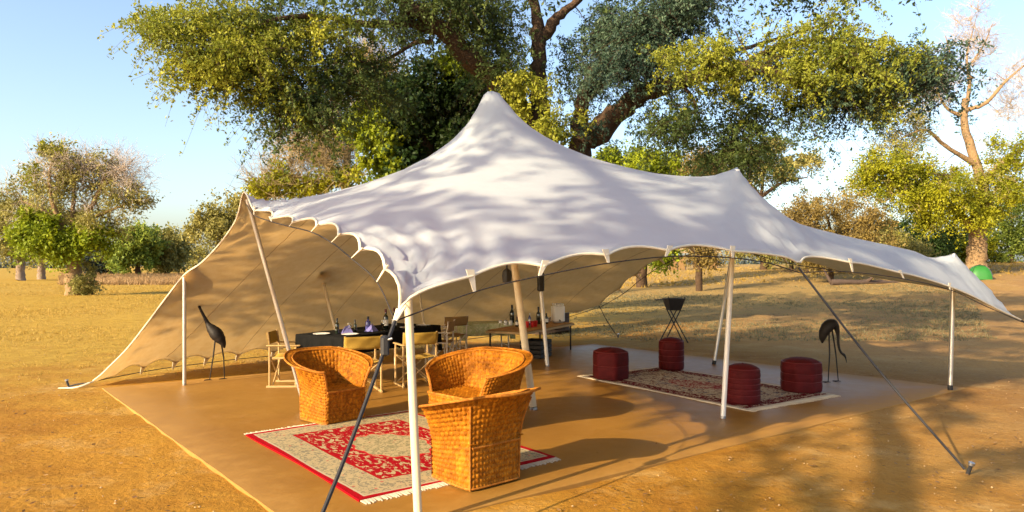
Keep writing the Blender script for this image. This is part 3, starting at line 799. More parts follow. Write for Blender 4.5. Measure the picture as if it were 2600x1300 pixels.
# ------------------------------------------------------------------ dining table
TA = Vector((.49, .872)); TN = Vector((.872, -.49))
tc = Vector((-2.30, 11.75)); tl, tw, thh = 2.45, .95, .74
trot = math.atan2(TA.y, TA.x)
t = thing('dining_table', 'long folding dining table hidden under the black cloth', 'table', (tc.x, tc.y, 0), trot)
MB().box((0, 0, thh - .02), (tl, tw, .035), 0, .008).build('tabletop', M['wood'], t)
for sx in (-1, 1):
    for sy in (-1, 1): MB().tube([(sx * (tl / 2 - .18), sy * (tw / 2 - .10), 0), (sx * (tl / 2 - .22), sy * (tw / 2 - .12), thh - .03)], .018, 8).build('leg', M['white_leg'], t)
def draped(name, label, mat, loc, rot, hx, hy, z, drop, seed, dropf=None):
    rng = random.Random(seed)
    per = []; N4 = 44
    cr = .04
    for i in range(N4 * 4):
        k, j = divmod(i, N4); s = j / N4
        c = [(-hx, -hy), (hx, -hy), (hx, hy), (-hx, hy)]; a = c[k]; b = c[(k + 1) % 4]
        per.append((a[0] + (b[0] - a[0]) * s, a[1] + (b[1] - a[1]) * s, k, s))
    v = []; f = []; n = len(per)
    rows = [(.0, 1.0, 0), (.012, 1.0, .5), (.35, 1, 1), (.7, 1, 1), (1, 1, 1)]
    for ri, (fr, _, wv) in enumerate(rows):
        for i, (x, y, k, s) in enumerate(per):
            nx, ny = [(0, -1), (1, 0), (0, 1), (-1, 0)][k]
            cs = min(s, 1 - s)
            if cs < .06: m2 = [(-1, -1), (1, -1), (1, 1), (-1, 1)][k if s < .5 else (k + 1) % 4]; q = cs / .06 * .5 + .5; nx, ny = nx * q + m2[0] * (1 - q), ny * q + m2[1] * (1 - q)
            dd = drop * (dropf(k, s) if dropf else 1) * (1 + (.35 if cs < .08 else 0))
            w = wv * fr * (.02 + .025 * math.sin(i * .55 + 2 * math.sin(i * .13 + seed)) + .012 * math.sin(i * 1.3))
            o = .008 if ri == 0 else .014
            v.append((x + nx * (o + w), y + ny * (o + w), z + .006 - fr * dd))
    for r in range(len(rows) - 1):
        for i in range(n): f.append((r * n + (i + 1) % n, r * n + i, (r + 1) * n + i, (r + 1) * n + (i + 1) % n))
    f.append(tuple(range(n)))
    o = MB().add(v, f).build(name, mat, None, ang=60); o.location = (*loc, 0); o.rotation_euler = (0, 0, rot)
    sm = o.modifiers.new('thick', 'SOLIDIFY'); sm.thickness = .004; sm.offset = 1
    tag(o, label, 'tablecloth'); return o
draped('black_tablecloth', 'black tablecloth hanging in folds over the long dining table', M['black_cloth'], tc, trot, tl / 2, tw / 2, thh, .27, 3, lambda k, s: (1.0, 1.25, .9, 1.15)[k])
def ontable(a, b, base=tc): return (base.x + TA.x * a + TN.x * b, base.y + TA.y * a + TN.y * b)
def bottle(label, p, z, h=.31, r=.038, glass='glassy', lab=True, group=None, capm='foil'):
    t = thing('bottle', label, 'bottle', (p[0], p[1], z), 0, group)
    MB().lathe([(r * .9, 0), (r, .01), (r, h * .58), (r * .9, h * .64), (r * .42, h * .73), (r * .38, h * .94), (r * .42, h * .95), (r * .42, h * .985)], n=14).build('glass_body', M[glass], t)
    if lab: MB().lathe([(r + .0015, h * .16), (r + .0015, h * .46)], n=14, cap=False).build('paper_label', M['paper'], t)
    MB().lathe([(r * .45, h * .82), (r * .46, h * 1.0)], n=12).build('cap', M[capm], t)
    return t
def plate(label, p, z, r=.13):
    o = MB().lathe([(r * .55, 0), (r * .62, .004), (r, .018), (r * .98, .021), (r * .6, .009), (.01, .008)], n=28).build('plate', M['china']); o.location = (p[0], p[1], z)
    return tag(o, label, 'plate', 'white plates on the black tablecloth')
def napkin(label, p, z, rz):
    o = MB().add([(-.09, -.08, 0), (.09, -.08, 0), (.09, .08, 0), (-.09, .08, 0), (-.03, -.02, .11), (.04, .02, .13)], [(3, 2, 1, 0), (0, 1, 5, 4), (1, 2, 5), (2, 3, 4, 5), (3, 0, 4)]).build('napkin', M['napkin'], smooth=False)
    o.location = (p[0], p[1], z); o.rotation_euler = (0, 0, rz)
    return tag(o, label, 'napkin', 'lilac napkins on the black tablecloth')
def wineglass(label, p, z):
    t = thing('wine_glass', label, 'glass', (p[0], p[1], z), 0, 'glasses on the black tablecloth')
    MB().lathe([(.034, 0), (.034, .004), (.005, .010), (.004, .075)], n=14).build('stem', M['clear'], t)
    MB().lathe([(.004, .075), (.028, .095), (.036, .125), (.030, .17), (.0285, .17), (.034, .125), (.026, .098), (.003, .080)], n=14, cap=False).build('bowl', M['clear'], t)
    return t
mg = NT('clear_glass'); mg.b.inputs['Transmission Weight'].default_value = 1.0; M['clear'] = mg.fin((.95, .97, .97), .03, spec=.5)
zt = thh + .007
bottle('wine bottle with white label, left one of the pair on the black table', ontable(.20, .10), zt, .33, .042)
bottle('wine bottle with white label, right one of the pair on the black table', ontable(.30, .20), zt, .35, .042)
bottle('dark sauce bottle nearest the left end of the black table', ontable(-.85, .0), zt, .24, .034, lab=False, capm='rubber')
bottle('slim dark bottle by the leaning pole on the black table', ontable(-.62, .16), zt, .21, .026, lab=False, capm='rubber')
bottle('blue violet bottle in the middle of the black table', ontable(-.22, .08), zt, .23, .045, 'blue_glass', False, capm='rubber')
plate('white plate by the near left corner of the black table', ontable(-.92, .33), zt)
plate('white plate at the left end of the black table', ontable(-1.08, -.10), zt)
plate('white plate in front of the nearest tent pole on the black table', ontable(.45, .36), zt)
plate('white plate towards the right end of the black table', ontable(.98, .30), zt)
napkin('folded lilac napkin beside the dark sauce bottle', ontable(-.74, .10), zt, .4)
napkin('folded lilac napkin beside the blue violet bottle', ontable(-.28, .20), zt, 1.2)
wineglass('stemmed glass near the left end of the black table', ontable(-.80, .20), zt)
wineglass('stemmed glass in front of the blue violet bottle', ontable(-.12, .30), zt)

# ------------------------------------------------------------------ green cloth table and buffet
t = thing('side_table', 'low folding side table under a pale green cloth', 'table', (-.58, 14.75, 0), R(18))
MB().box((0, 0, .60), (1.05, .62, .03), 0, .006).build('tabletop', M['wood'], t)
for sx in (-1, 1):
    for sy in (-1, 1): MB().tube([(sx * .46, sy * .25, 0), (sx * .44, sy * .25, .59)], .016, 8).build('leg', M['white_leg'], t)
    MB().tube([(sx * .46, -.25, .15), (sx * .46, .25, .15)], .012, 6).build('stretcher', M['white_leg'], t)
m = NT('green_print_cloth'); o_ = m.obj(); n1 = m.noise(14, 4, .6, o_, 1.0); n2 = m.noise(40, 3, .6, o_)
col = m.mix(m.ramp(n1, .45, .6), (.46, .48, .24), (.60, .58, .36)); col = m.mix(m.math('MULTIPLY', m.ramp(n2, .58, .66), .6), col, (.10, .16, .08))
M['green_cloth'] = m.fin(col, .9, spec=.2)
draped('green_tablecloth', 'pale green printed cloth over the low side table', M['green_cloth'], Vector((-.58, 14.75)), R(18), .53, .32, .615, .24, 7)
bc = Vector((.42, 14.35)); brot = math.atan2(.89, .45)
t = thing('buffet_table', 'low buffet table with woven top and thin dark legs', 'table', (bc.x, bc.y, 0), brot)
BH = .58
mb = MB(); weave(mb, lambda u, v: np.stack([(u - .5) * 2.4, (v - .5) * .82, np.full_like(u, BH)], -1), 60, 20, .008, 3)
m = NT('woven_reed_top'); o_ = m.obj(); col = m.mix(m.ramp(m.noise(9, 4, .7, o_), .35, .65), (.34, .15, .035), (.55, .31, .09)); col = m.mix(m.math('MULTIPLY', m.ramp(m.noise(5, 3, .6, o_), .55, .65), .7), col, (.36, .05, .03))
M['reed_top'] = m.fin(col, .7)
o = mb.build('woven_top', M['reed_top'], t, ang=70); tag(o, kind='stuff')
MB().box((0, 0, BH - .035), (2.42, .84, .045), 0, .006).build('frame', M['wood'], t)
for sx in (-1, 1):
    for sy in (-1, 1): MB().tube([(sx * 1.14, sy * .36, 0), (sx * 1.14, sy * .36, BH - .05)], .018, 8).build('leg', M['iron'], t)
m = thing('crate', 'dark crate stowed under the buffet table', 'crate', (bc.x + .05, bc.y - .35, 0), brot)
for k in range(4): MB().box((-.26, 0, .05 + k * .085), (.014, .44, .075), 0, .004).build('slat', M['iron'], m); MB().box((.26, 0, .05 + k * .085), (.014, .44, .075), 0, .004).build('slat', M['iron'], m); MB().box((0, -.22, .05 + k * .085), (.53, .014, .075), 0, .004).build('slat', M['iron'], m); MB().box((0, .22, .05 + k * .085), (.53, .014, .075), 0, .004).build('slat', M['iron'], m)
MB().box((0, 0, .012), (.53, .44, .016), 0, .003).build('bottom', M['iron'], m)
def onbuf(a, b):
    ax = Vector((.45, .89)).normalized(); ay = Vector((.89, -.45)).normalized(); return (bc.x + ax.x * a + ay.x * b, bc.y + ax.y * a + ay.y * b)
zb = BH + .008
def jar(label, p, h=.10, r=.038):
    t = thing('jar', label, 'jar', (p[0], p[1], zb), 0, 'white jars on the buffet')
    MB().lathe([(r * .9, 0), (r, .008), (r, h * .75), (r * .85, h * .82)], n=14).build('body', M['china'], t)
    MB().lathe([(r * .9, h * .80), (r * .92, h), (r * .8, h * 1.02)], n=14).build('lid', M['metal'], t)
jar('white jar at the left end of the row on the buffet', (-.24, 14.55)); jar('white jar second from the left on the buffet', (-.13, 14.53)); jar('white jar third from the left beside the tall dark bottle', (-.03, 14.50))
bottle('tall dark bottle behind the white jars on the buffet', (.00, 14.75), zb, .40, .05, lab=False, capm='rubber')
bottle('white labelled bottle left of the leaning king pole', (.10, 14.15), zb, .20, .035, lab=True)
bottle('dark bottle behind the white pole on the buffet', (.55, 14.75), zb, .36, .045, lab=False, capm='rubber')
bottle('short dark bottle left of the white water container', (.72, 14.85), zb, .22, .04, lab=True, capm='rubber')
bottle('clear capped bottle between the two poles on the buffet', (.36, 14.55), zb, .24, .03, 'blue_glass', True, capm='plastic')
def tumbler(label, p):
    o = MB().lathe([(.030, 0), (.032, .004), (.042, .12), (.040, .12), (.030, .008), (.002, .007)], n=16).build('tumbler', M['red_cup']); o.location = (p[0], p[1], zb); tag(o, label, 'cup', 'red tumblers on the buffet')
tumbler('red tumbler nearest the leaning king pole', (.30, 13.95)); tumbler('red tumbler in the middle of the three on the buffet', (.40, 14.02)); tumbler('red tumbler nearest the white pole', (.47, 14.15))
t = thing('water_container', 'tall white plastic water container with a tap on the buffet', 'container', (.98, 15.15, zb), R(12))
MB().box((0, 0, .19), (.26, .24, .38), 0, .035).build('body', M['plastic'], t)
for k in (-1, 0, 1): MB().box((k * .085, 0, .395), (.05, .20, .045), 0, .012).build('grip', M['plastic'], t)
MB().tube([(0, -.12, .06), (0, -.17, .06), (0, -.175, .035)], .014, 8).build('tap', M['rubber'], t)

# ------------------------------------------------------------------ brazier, bird figures
t = thing('brazier', 'black tapered metal brazier on crossed folding legs behind the rug', 'brazier', (3.83, 16.8, -.03), R(8))
def hopper(s0, s1, z0, z1, th):
    a = [(-s0, -s0), (s0, -s0), (s0, s0), (-s0, s0)]; k = s1 / s0
    v = [(x, y, z0) for x, y in a] + [(x * k, y * k, z1) for x, y in a] + [(x * k * (1 - th / s1), y * k * (1 - th / s1), z1) for x, y in a] + [(x * .85, y * .85, z0 + .03) for x, y in a]
    f = [(3, 2, 1, 0)] + [(i, (i + 1) % 4, 4 + (i + 1) % 4, 4 + i) for i in range(4)] + [(4 + i, 4 + (i + 1) % 4, 8 + (i + 1) % 4, 8 + i) for i in range(4)] + [(8 + i, 8 + (i + 1) % 4, 12 + (i + 1) % 4, 12 + i) for i in range(4)] + [(12, 13, 14, 15)]
    return MB().add(v, f)
hopper(.13, .21, .78, 1.06, .015).build('pan', M['iron'], t, smooth=False)
MB().box((-.33, 0, 1.03), (.24, .10, .02), 0, .004).build('handle', M['iron'], t)
for sx in (-1, 1): MB().tube([(sx * .2, -.2, 1.06), (sx * .2, -.2, 1.11)], .012, 6).build('lug', M['iron'], t)
for y in (-.11, .11):
    for s in (-1, 1): MB().tube([(s * .13, y, .80), (-s * .30, y * 1.5, .0)], .014, 6).build('leg', M['iron'], t)
for s in (-1, 1): MB().tube([(s * .13, -.11, .79), (s * .13, .11, .79)], .010, 6).build('crossbar', M['iron'], t)

def bird(label, loc, rot, spine, legs):
    t = thing('bird_figure', label, 'statue', loc, rot, 'metal wading bird figures')
    P_ = catmull([(a, 0, b, r) for a, b, r in spine], 4)
    rng = random.Random(3)
    MB().tube([(p[0], 0, p[2]) if False else (p[0], p[1], p[2]) for p in [(q[0], q[1], q[2]) for q in P_]], [max(.003, .88 * q[3] * (1 + .05 * rng.uniform(-1, 1))) for q in P_], 14, flat=.86).build('body', M['iron'], t)
    for (x0, z0, x1, y) in legs:
        zk = z0 * .55; o = MB().tube([(x0, y * .6, z0), ((x0 + x1) / 2 + .012, y, zk), (x1, y, .008)], [.013, .011, .007], 6).build('leg', M['iron'], t)
        mb = MB()
        for a in (-.6, 0, .6): mb.tube([(x1, y, .012), (x1 - .085 * math.cos(a), y + .085 * math.sin(a), .006)], [.008, .003], 5)
        mb.tube([(x1, y, .012), (x1 + .04, y, .006)], [.007, .003], 5)
        mb.build('foot', M['iron'], o)
bird('black metal wading bird figure stretching its neck upward by the left tent wall', (-4.66, 11.2, 0), R(6),
     [(.115, .50, .014), (.095, .57, .06), (.045, .65, .11), (-.02, .735, .128), (-.085, .81, .098), (-.135, .88, .052), (-.185, .98, .033), (-.235, 1.08, .026), (-.27, 1.16, .027), (-.295, 1.21, .029), (-.318, 1.26, .013), (-.338, 1.32, .004)],
     [(-.02, .64, -.10, -.04), (.05, .62, .10, .05)])
bird('black metal wading bird figure bending its head to the floor on the right', (4.97, 10.98, 0), R(-4),
     [(-.16, .60, .015), (-.155, .69, .07), (-.125, .79, .105), (-.065, .87, .118), (0, .90, .10), (.05, .85, .062), (.075, .74, .034), (.08, .62, .026), (.095, .52, .023), (.13, .45, .024), (.165, .425, .027), (.19, .38, .015), (.207, .30, .004)],
     [(-.07, .78, -.09, -.05), (.0, .80, .10, .05)])

# ------------------------------------------------------------------ vegetation tools
def leaf_cloud(rng, cen, rad, per, size, droop=.25, per_twig=16, aspect=.5, flat=1.0, tint=None, spread=.10, hang=.35, bias=.55, out=None):
    """leaves strung on twigs that form uneven sprays round clump centres; returns verts (4n,3) and tints"""
    cen = np.asarray(cen, float); N = len(cen); rad = np.broadcast_to(np.asarray(rad, float), (N,)) * rng.uniform(.6, 1.3, N)
    T = max(1, int(per / per_twig)); K = N * T
    c = np.repeat(cen, T, 0); r = np.repeat(rad, T)
    mid = cen.mean(0) if out is None else np.asarray(out)
    o = cen - mid; o /= (np.linalg.norm(o, axis=1, keepdims=True) + 1e-6)
    o = o * .6 + rng.standard_normal((N, 3)) * .6; o[:, 2] -= .15
    d = rng.standard_normal((K, 3)) * .75 + np.repeat(o, T, 0) * bias * 1.6; d /= np.linalg.norm(d, axis=1, keepdims=True); d[:, 2] *= flat
    ln = r * rng.uniform(.35, 1.35, K)
    st = c + rng.standard_normal((K, 3)) * (r * .22)[:, None]
    tt = rng.uniform(.05, 1.0, (K, per_twig)) ** .85
    pos = st[:, None, :] + d[:, None, :] * (ln[:, None] * tt)[..., None]
    pos[..., 2] -= droop * ln[:, None] * tt ** 2
    pos += rng.standard_normal(pos.shape) * (spread * r)[:, None, None]
    pos = pos.reshape(-1, 3); n = len(pos)
    a = rng.standard_normal((n, 3)) + np.repeat(d, per_twig, 0) * .8; a[:, 2] -= hang; a /= np.linalg.norm(a, axis=1, keepdims=True)
    b = np.cross(a, rng.standard_normal((n, 3)) + np.array([0, 0, .6])); b /= (np.linalg.norm(b, axis=1, keepdims=True) + 1e-9)
    L = size * rng.uniform(.55, 1.4, n)
    v = np.stack([pos - a * (L * .5)[:, None], pos + b * (L * aspect * .5)[:, None] - a * (L * .05)[:, None], pos + a * (L * .5)[:, None], pos - b * (L * aspect * .5)[:, None] - a * (L * .05)[:, None]], 1)
    base = np.repeat(rng.uniform(0, 1, N) if tint is None else np.asarray(tint, float), T * per_twig)
    tn = np.clip(base * .5 + np.repeat(rng.uniform(0, .25, K), per_twig) + rng.uniform(0, .25, n), 0, 1)
    return v.reshape(-1, 3), tn

def sprays(rng, cen, length, twigs, nodes, leaflets, size, droop=.8, side=1.0, tint=None):
    """hanging feathery sprays: twigs that arch out and droop, each carrying small bunches of leaflets"""
    N = len(cen); K = N * twigs
    c = np.repeat(np.asarray(cen, float), twigs, 0)
    o = rng.standard_normal((N, 3)); o[:, 2] *= .3
    d = rng.standard_normal((K, 3)) * .8 + np.repeat(o, twigs, 0) * .7; d[:, 2] = d[:, 2] * .45 + .15
    d /= np.linalg.norm(d, axis=1, keepdims=True)
    L = length * rng.uniform(.4, 1.35, K) * np.repeat(rng.uniform(.75, 1.3, N), twigs)
    st = c + rng.standard_normal((K, 3)) * .22 * length * np.array([1, 1, .6])
    dr = droop * rng.uniform(.4, 1.15, K)
    def at_(t): 
        q = st[:, None, :] + d[:, None, :] * (L[:, None] * t)[..., None] * np.array([side, side, 1]); q[..., 2] -= (dr * L)[:, None] * t ** 1.8; return q
    t = np.linspace(.12, 1.0, nodes)[None, :] + rng.uniform(-.04, .04, (K, nodes))
    nd = at_(t) + rng.standard_normal((K, nodes, 3)) * .035
    keep = rng.uniform(0, 1, (K, nodes)) < .85
    nd = nd[keep]; tw = np.repeat(np.arange(K), nodes).reshape(K, nodes)[keep]
    n = len(nd) * leaflets
    pos = np.repeat(nd, leaflets, 0) + rng.standard_normal((n, 3)) * size * .62
    a = rng.standard_normal((n, 3)); a[:, 2] -= .6; a /= np.linalg.norm(a, axis=1, keepdims=True)
    b = np.cross(a, rng.standard_normal((n, 3)) + np.array([0, 0, .7])); b /= (np.linalg.norm(b, axis=1, keepdims=True) + 1e-9)
    S = size * rng.uniform(.5, 1.75, n)
    v = np.stack([pos - a * (S * .5)[:, None], pos + b * (S * .24)[:, None], pos + a * (S * .5)[:, None], pos - b * (S * .24)[:, None]], 1)
    base = (rng.uniform(0, .62, N) ** 1.3 if tint is None else tint); base = np.repeat(np.repeat(base, twigs)[tw], leaflets)
    tn = np.clip(base + np.repeat(rng.uniform(0, .35, K)[tw], leaflets) + rng.uniform(0, .2, n), 0, 1)
    e = at_(np.array([[0., .5, 1.]])); SV, SF = sticks(e[:, 0], e[:, 1], e[:, 2], .006, .002)
    return v.reshape(-1, 3), tn, SV, SF

def sticks(p0, p1, p2, r0, r2=None):
    """three-sided tapered twigs through three points (vectorised)"""
    n = len(p0); r0 = np.broadcast_to(r0, (n,)); r2 = r0 * .25 if r2 is None else np.broadcast_to(r2, (n,))
    t = p2 - p0; t /= (np.linalg.norm(t, axis=1, keepdims=True) + 1e-9)
    ref = np.where(np.abs(t[:, 2:3]) < .9, np.array([[0, 0, 1.]]), np.array([[1., 0, 0]]))
    a = np.cross(t, ref); a /= np.linalg.norm(a, axis=1, keepdims=True); b = np.cross(t, a)
    V = []
    for p, r in ((p0, r0), (p1, (r0 + r2) / 2), (p2, r2)):
        for k in range(3):
            w = 2 * math.pi * k / 3; V.append(p + (a * math.cos(w) + b * math.sin(w)) * r[:, None])
    V = np.stack(V, 1).reshape(-1, 3)
    f = []
    for s in (0, 3):
        for k in range(3): f.append((s + k, s + (k + 1) % 3, s + 3 + (k + 1) % 3, s + 3 + k))
    f = np.array(f)[None] + (np.arange(n) * 9)[:, None, None]
    return V, f.reshape(-1, 4)

def tube_np(path, rad, n=8):
    mb = MB(); mb.tube(path, rad, n, cap=True); return mb

class Wood:
    """trunk and limbs; every clump gets a bough that grows from the nearest limb"""
    def __init__(s, seed): s.mb = MB(); s.nodes = []; s.rad = []; s.rng = random.Random(seed); s.tips = []
    def limb(s, pts, r0, r1, n=10, wob=.04, sub=5, kn=.10):
        Pt = catmull(pts, sub); m = len(Pt); rr = []
        q = []
        for i, p in enumerate(Pt):
            t = i / (m - 1); r = r0 + (r1 - r0) * t
            w = wob * r * 3
            q.append(Vector(p) + Vector((s.rng.uniform(-w, w), s.rng.uniform(-w, w), s.rng.uniform(-w, w))) * (0 if i in (0,) else 1))
            rr.append(r * (1 + s.rng.uniform(-kn, kn)))
        s.mb.tube(q, rr, n)
        for p, r in zip(q, rr): s.nodes.append(tuple(p)); s.rad.append(r)
        return q
    def boughs(s, cen, rmax=.07, rmin=.008, sag=.12, n=5):
        order = np.argsort([min((Vector(c) - Vector(p)).length for p in s.nodes) for c in cen])
        for k in order:
            c = np.array(cen[k]); A = np.array(s.nodes); d = np.linalg.norm(A - c, axis=1) + np.maximum(0, (A[:, 2] - c[2])) * .3
            i = int(np.argmin(d)); a = A[i]; ln = np.linalg.norm(c - a)
            if ln < .05: continue
            r0 = min(s.rad[i] * .75, rmin + rmax * min(1, ln / 3.0)); r1 = max(rmin * .6, r0 * .3)
            pts = []
            m = max(3, int(ln / .45) + 1)
            for j in range(m + 1):
                t = j / m; p = a + (c - a) * t; p = p + np.array([s.rng.uniform(-1, 1), s.rng.uniform(-1, 1), s.rng.uniform(-1, 1)]) * ln * .045 * (4 * t * (1 - t)); p[2] += sag * ln * 4 * t * (1 - t) * .6
                pts.append(p)
            rr = [r0 + (r1 - r0) * j / m for j in range(m + 1)]
            s.mb.tube(pts, rr, n)
            for p, r in list(zip(pts, rr))[1:]: s.nodes.append(tuple(p)); s.rad.append(r)
            s.tips.append(tuple(pts[-1]))
    def build(s, mat, parent, name='trunk'): return s.mb.build(name, M[mat], parent, ang=80)

def bare_twigs(rng, starts, n, ln, r, up=.5, levels=2):
    """thin leafless sprays growing from given points"""
    st = np.asarray(starts)[rng.integers(0, len(starts), n)]
    VV = []; FF = []; off = 0
    p0 = st; dirs = None
    for lv in range(levels):
        m = len(p0)
        d = rng.standard_normal((m, 3)); d[:, 2] += up
        if dirs is not None: d = d * .75 + dirs * 1.2
        d /= np.linalg.norm(d, axis=1, keepdims=True)
        L = ln * (.6 ** lv) * rng.uniform(.5, 1.3, m)
        mid = p0 + d * (L * .5)[:, None] + rng.standard_normal((m, 3)) * (L * .09)[:, None]
        p2 = p0 + d * L[:, None] + rng.standard_normal((m, 3)) * (L * .12)[:, None]
        V, f = sticks(p0, mid, p2, r * (.6 ** lv)); VV.append(V); FF.append(f + off); off += len(V)
        if lv < levels - 1:
            k = 4; t = rng.uniform(.25, 1.0, (m, k, 1))
            q = mid[:, None] * (1 - t) + p2[:, None] * t
            p0 = q.reshape(-1, 3); dirs = np.repeat(d, k, 0)
    return np.concatenate(VV), np.concatenate(FF)

def blob(rng, px, py, rx, ry, Z, dz, n, edge=0.0):
    """clump centres filling an ellipsoid seen around photo pixel (px, py) at distance Z"""
    d = rng.standard_normal((n, 3)); d /= np.linalg.norm(d, axis=1, keepdims=True)
    r = rng.uniform(edge, 1, n) ** (1 / 2.4); d *= r[:, None]
    c = W(px, py, Z)
    return np.stack([c.x + d[:, 0] * rx / F * Z, c.y + d[:, 1] * dz, c.z + d[:, 2] * ry / F * Z], 1)

def airy(rng, c, sc=.9, keep=.55):
    """thins clump centres out so that the crown has layers and holes"""
    c = np.asarray(c); ph = rng.uniform(0, 6.28, 6); k = rng.standard_normal((6, 3)) * (2.2 / sc)
    f = sum(np.sin(c @ k[i] + ph[i]) for i in range(6)) - .0 * c[:, 2]
    return c[f > np.quantile(f, 1 - keep)]
def tree(name, label, base, limbs, clumps, wood='bark', group=None, seed=1, bough=.07, cat='tree', twigs=None, boughs=True, boughstep=1, bare=None):
    """limbs: list of (points, r0, r1); clumps: list of (part, centres, radius, per, size, material, kw)"""
    rng = np.random.default_rng(seed)
    t = thing(name, label, cat, tuple(base), 0, group)
    w = Wood(seed)
    b = Vector(base)
    for pts, r0, r1 in limbs: w.limb([Vector(p) - b for p in pts], r0, r1)
    for (part, cen, rad, per, size, mat, kw) in clumps:
        cl = np.asarray(cen) - np.array(b)
        if boughs: w.boughs(cl[::boughstep], bough, max(.006, bough * .12))
        v, tn = leaf_cloud(rng, cl, rad, per, size, **kw)
        raw_mesh(part, v, 4, M[mat], t, tn)
    nb = len(w.nodes)
    if bare is not None:
        w.boughs(np.asarray(bare) - np.array(b), bough * .8, max(.006, bough * .12), .05, 5)
    tr = w.build(wood, t)
    if twigs and bare is not None and len(w.nodes) > nb:
        V, f = bare_twigs(rng, np.array(w.nodes[nb:]), 450, twigs[0][1] * .95, twigs[0][2] * .8, .35)
        raw_mesh('twigs', V, 4, M[twigs[0][3]], t, faces=f)
    if twigs:
        for (n, ln, r, mat, up, zmin) in twigs:
            A = np.array(w.nodes); rr = np.array(w.rad); sel = A[(rr < np.quantile(rr, .7)) & (A[:, 2] > zmin)]
            V, f = bare_twigs(rng, sel, n, ln, r, up)
            raw_mesh('twigs', V, 4, M[mat], t, faces=f)
    return t

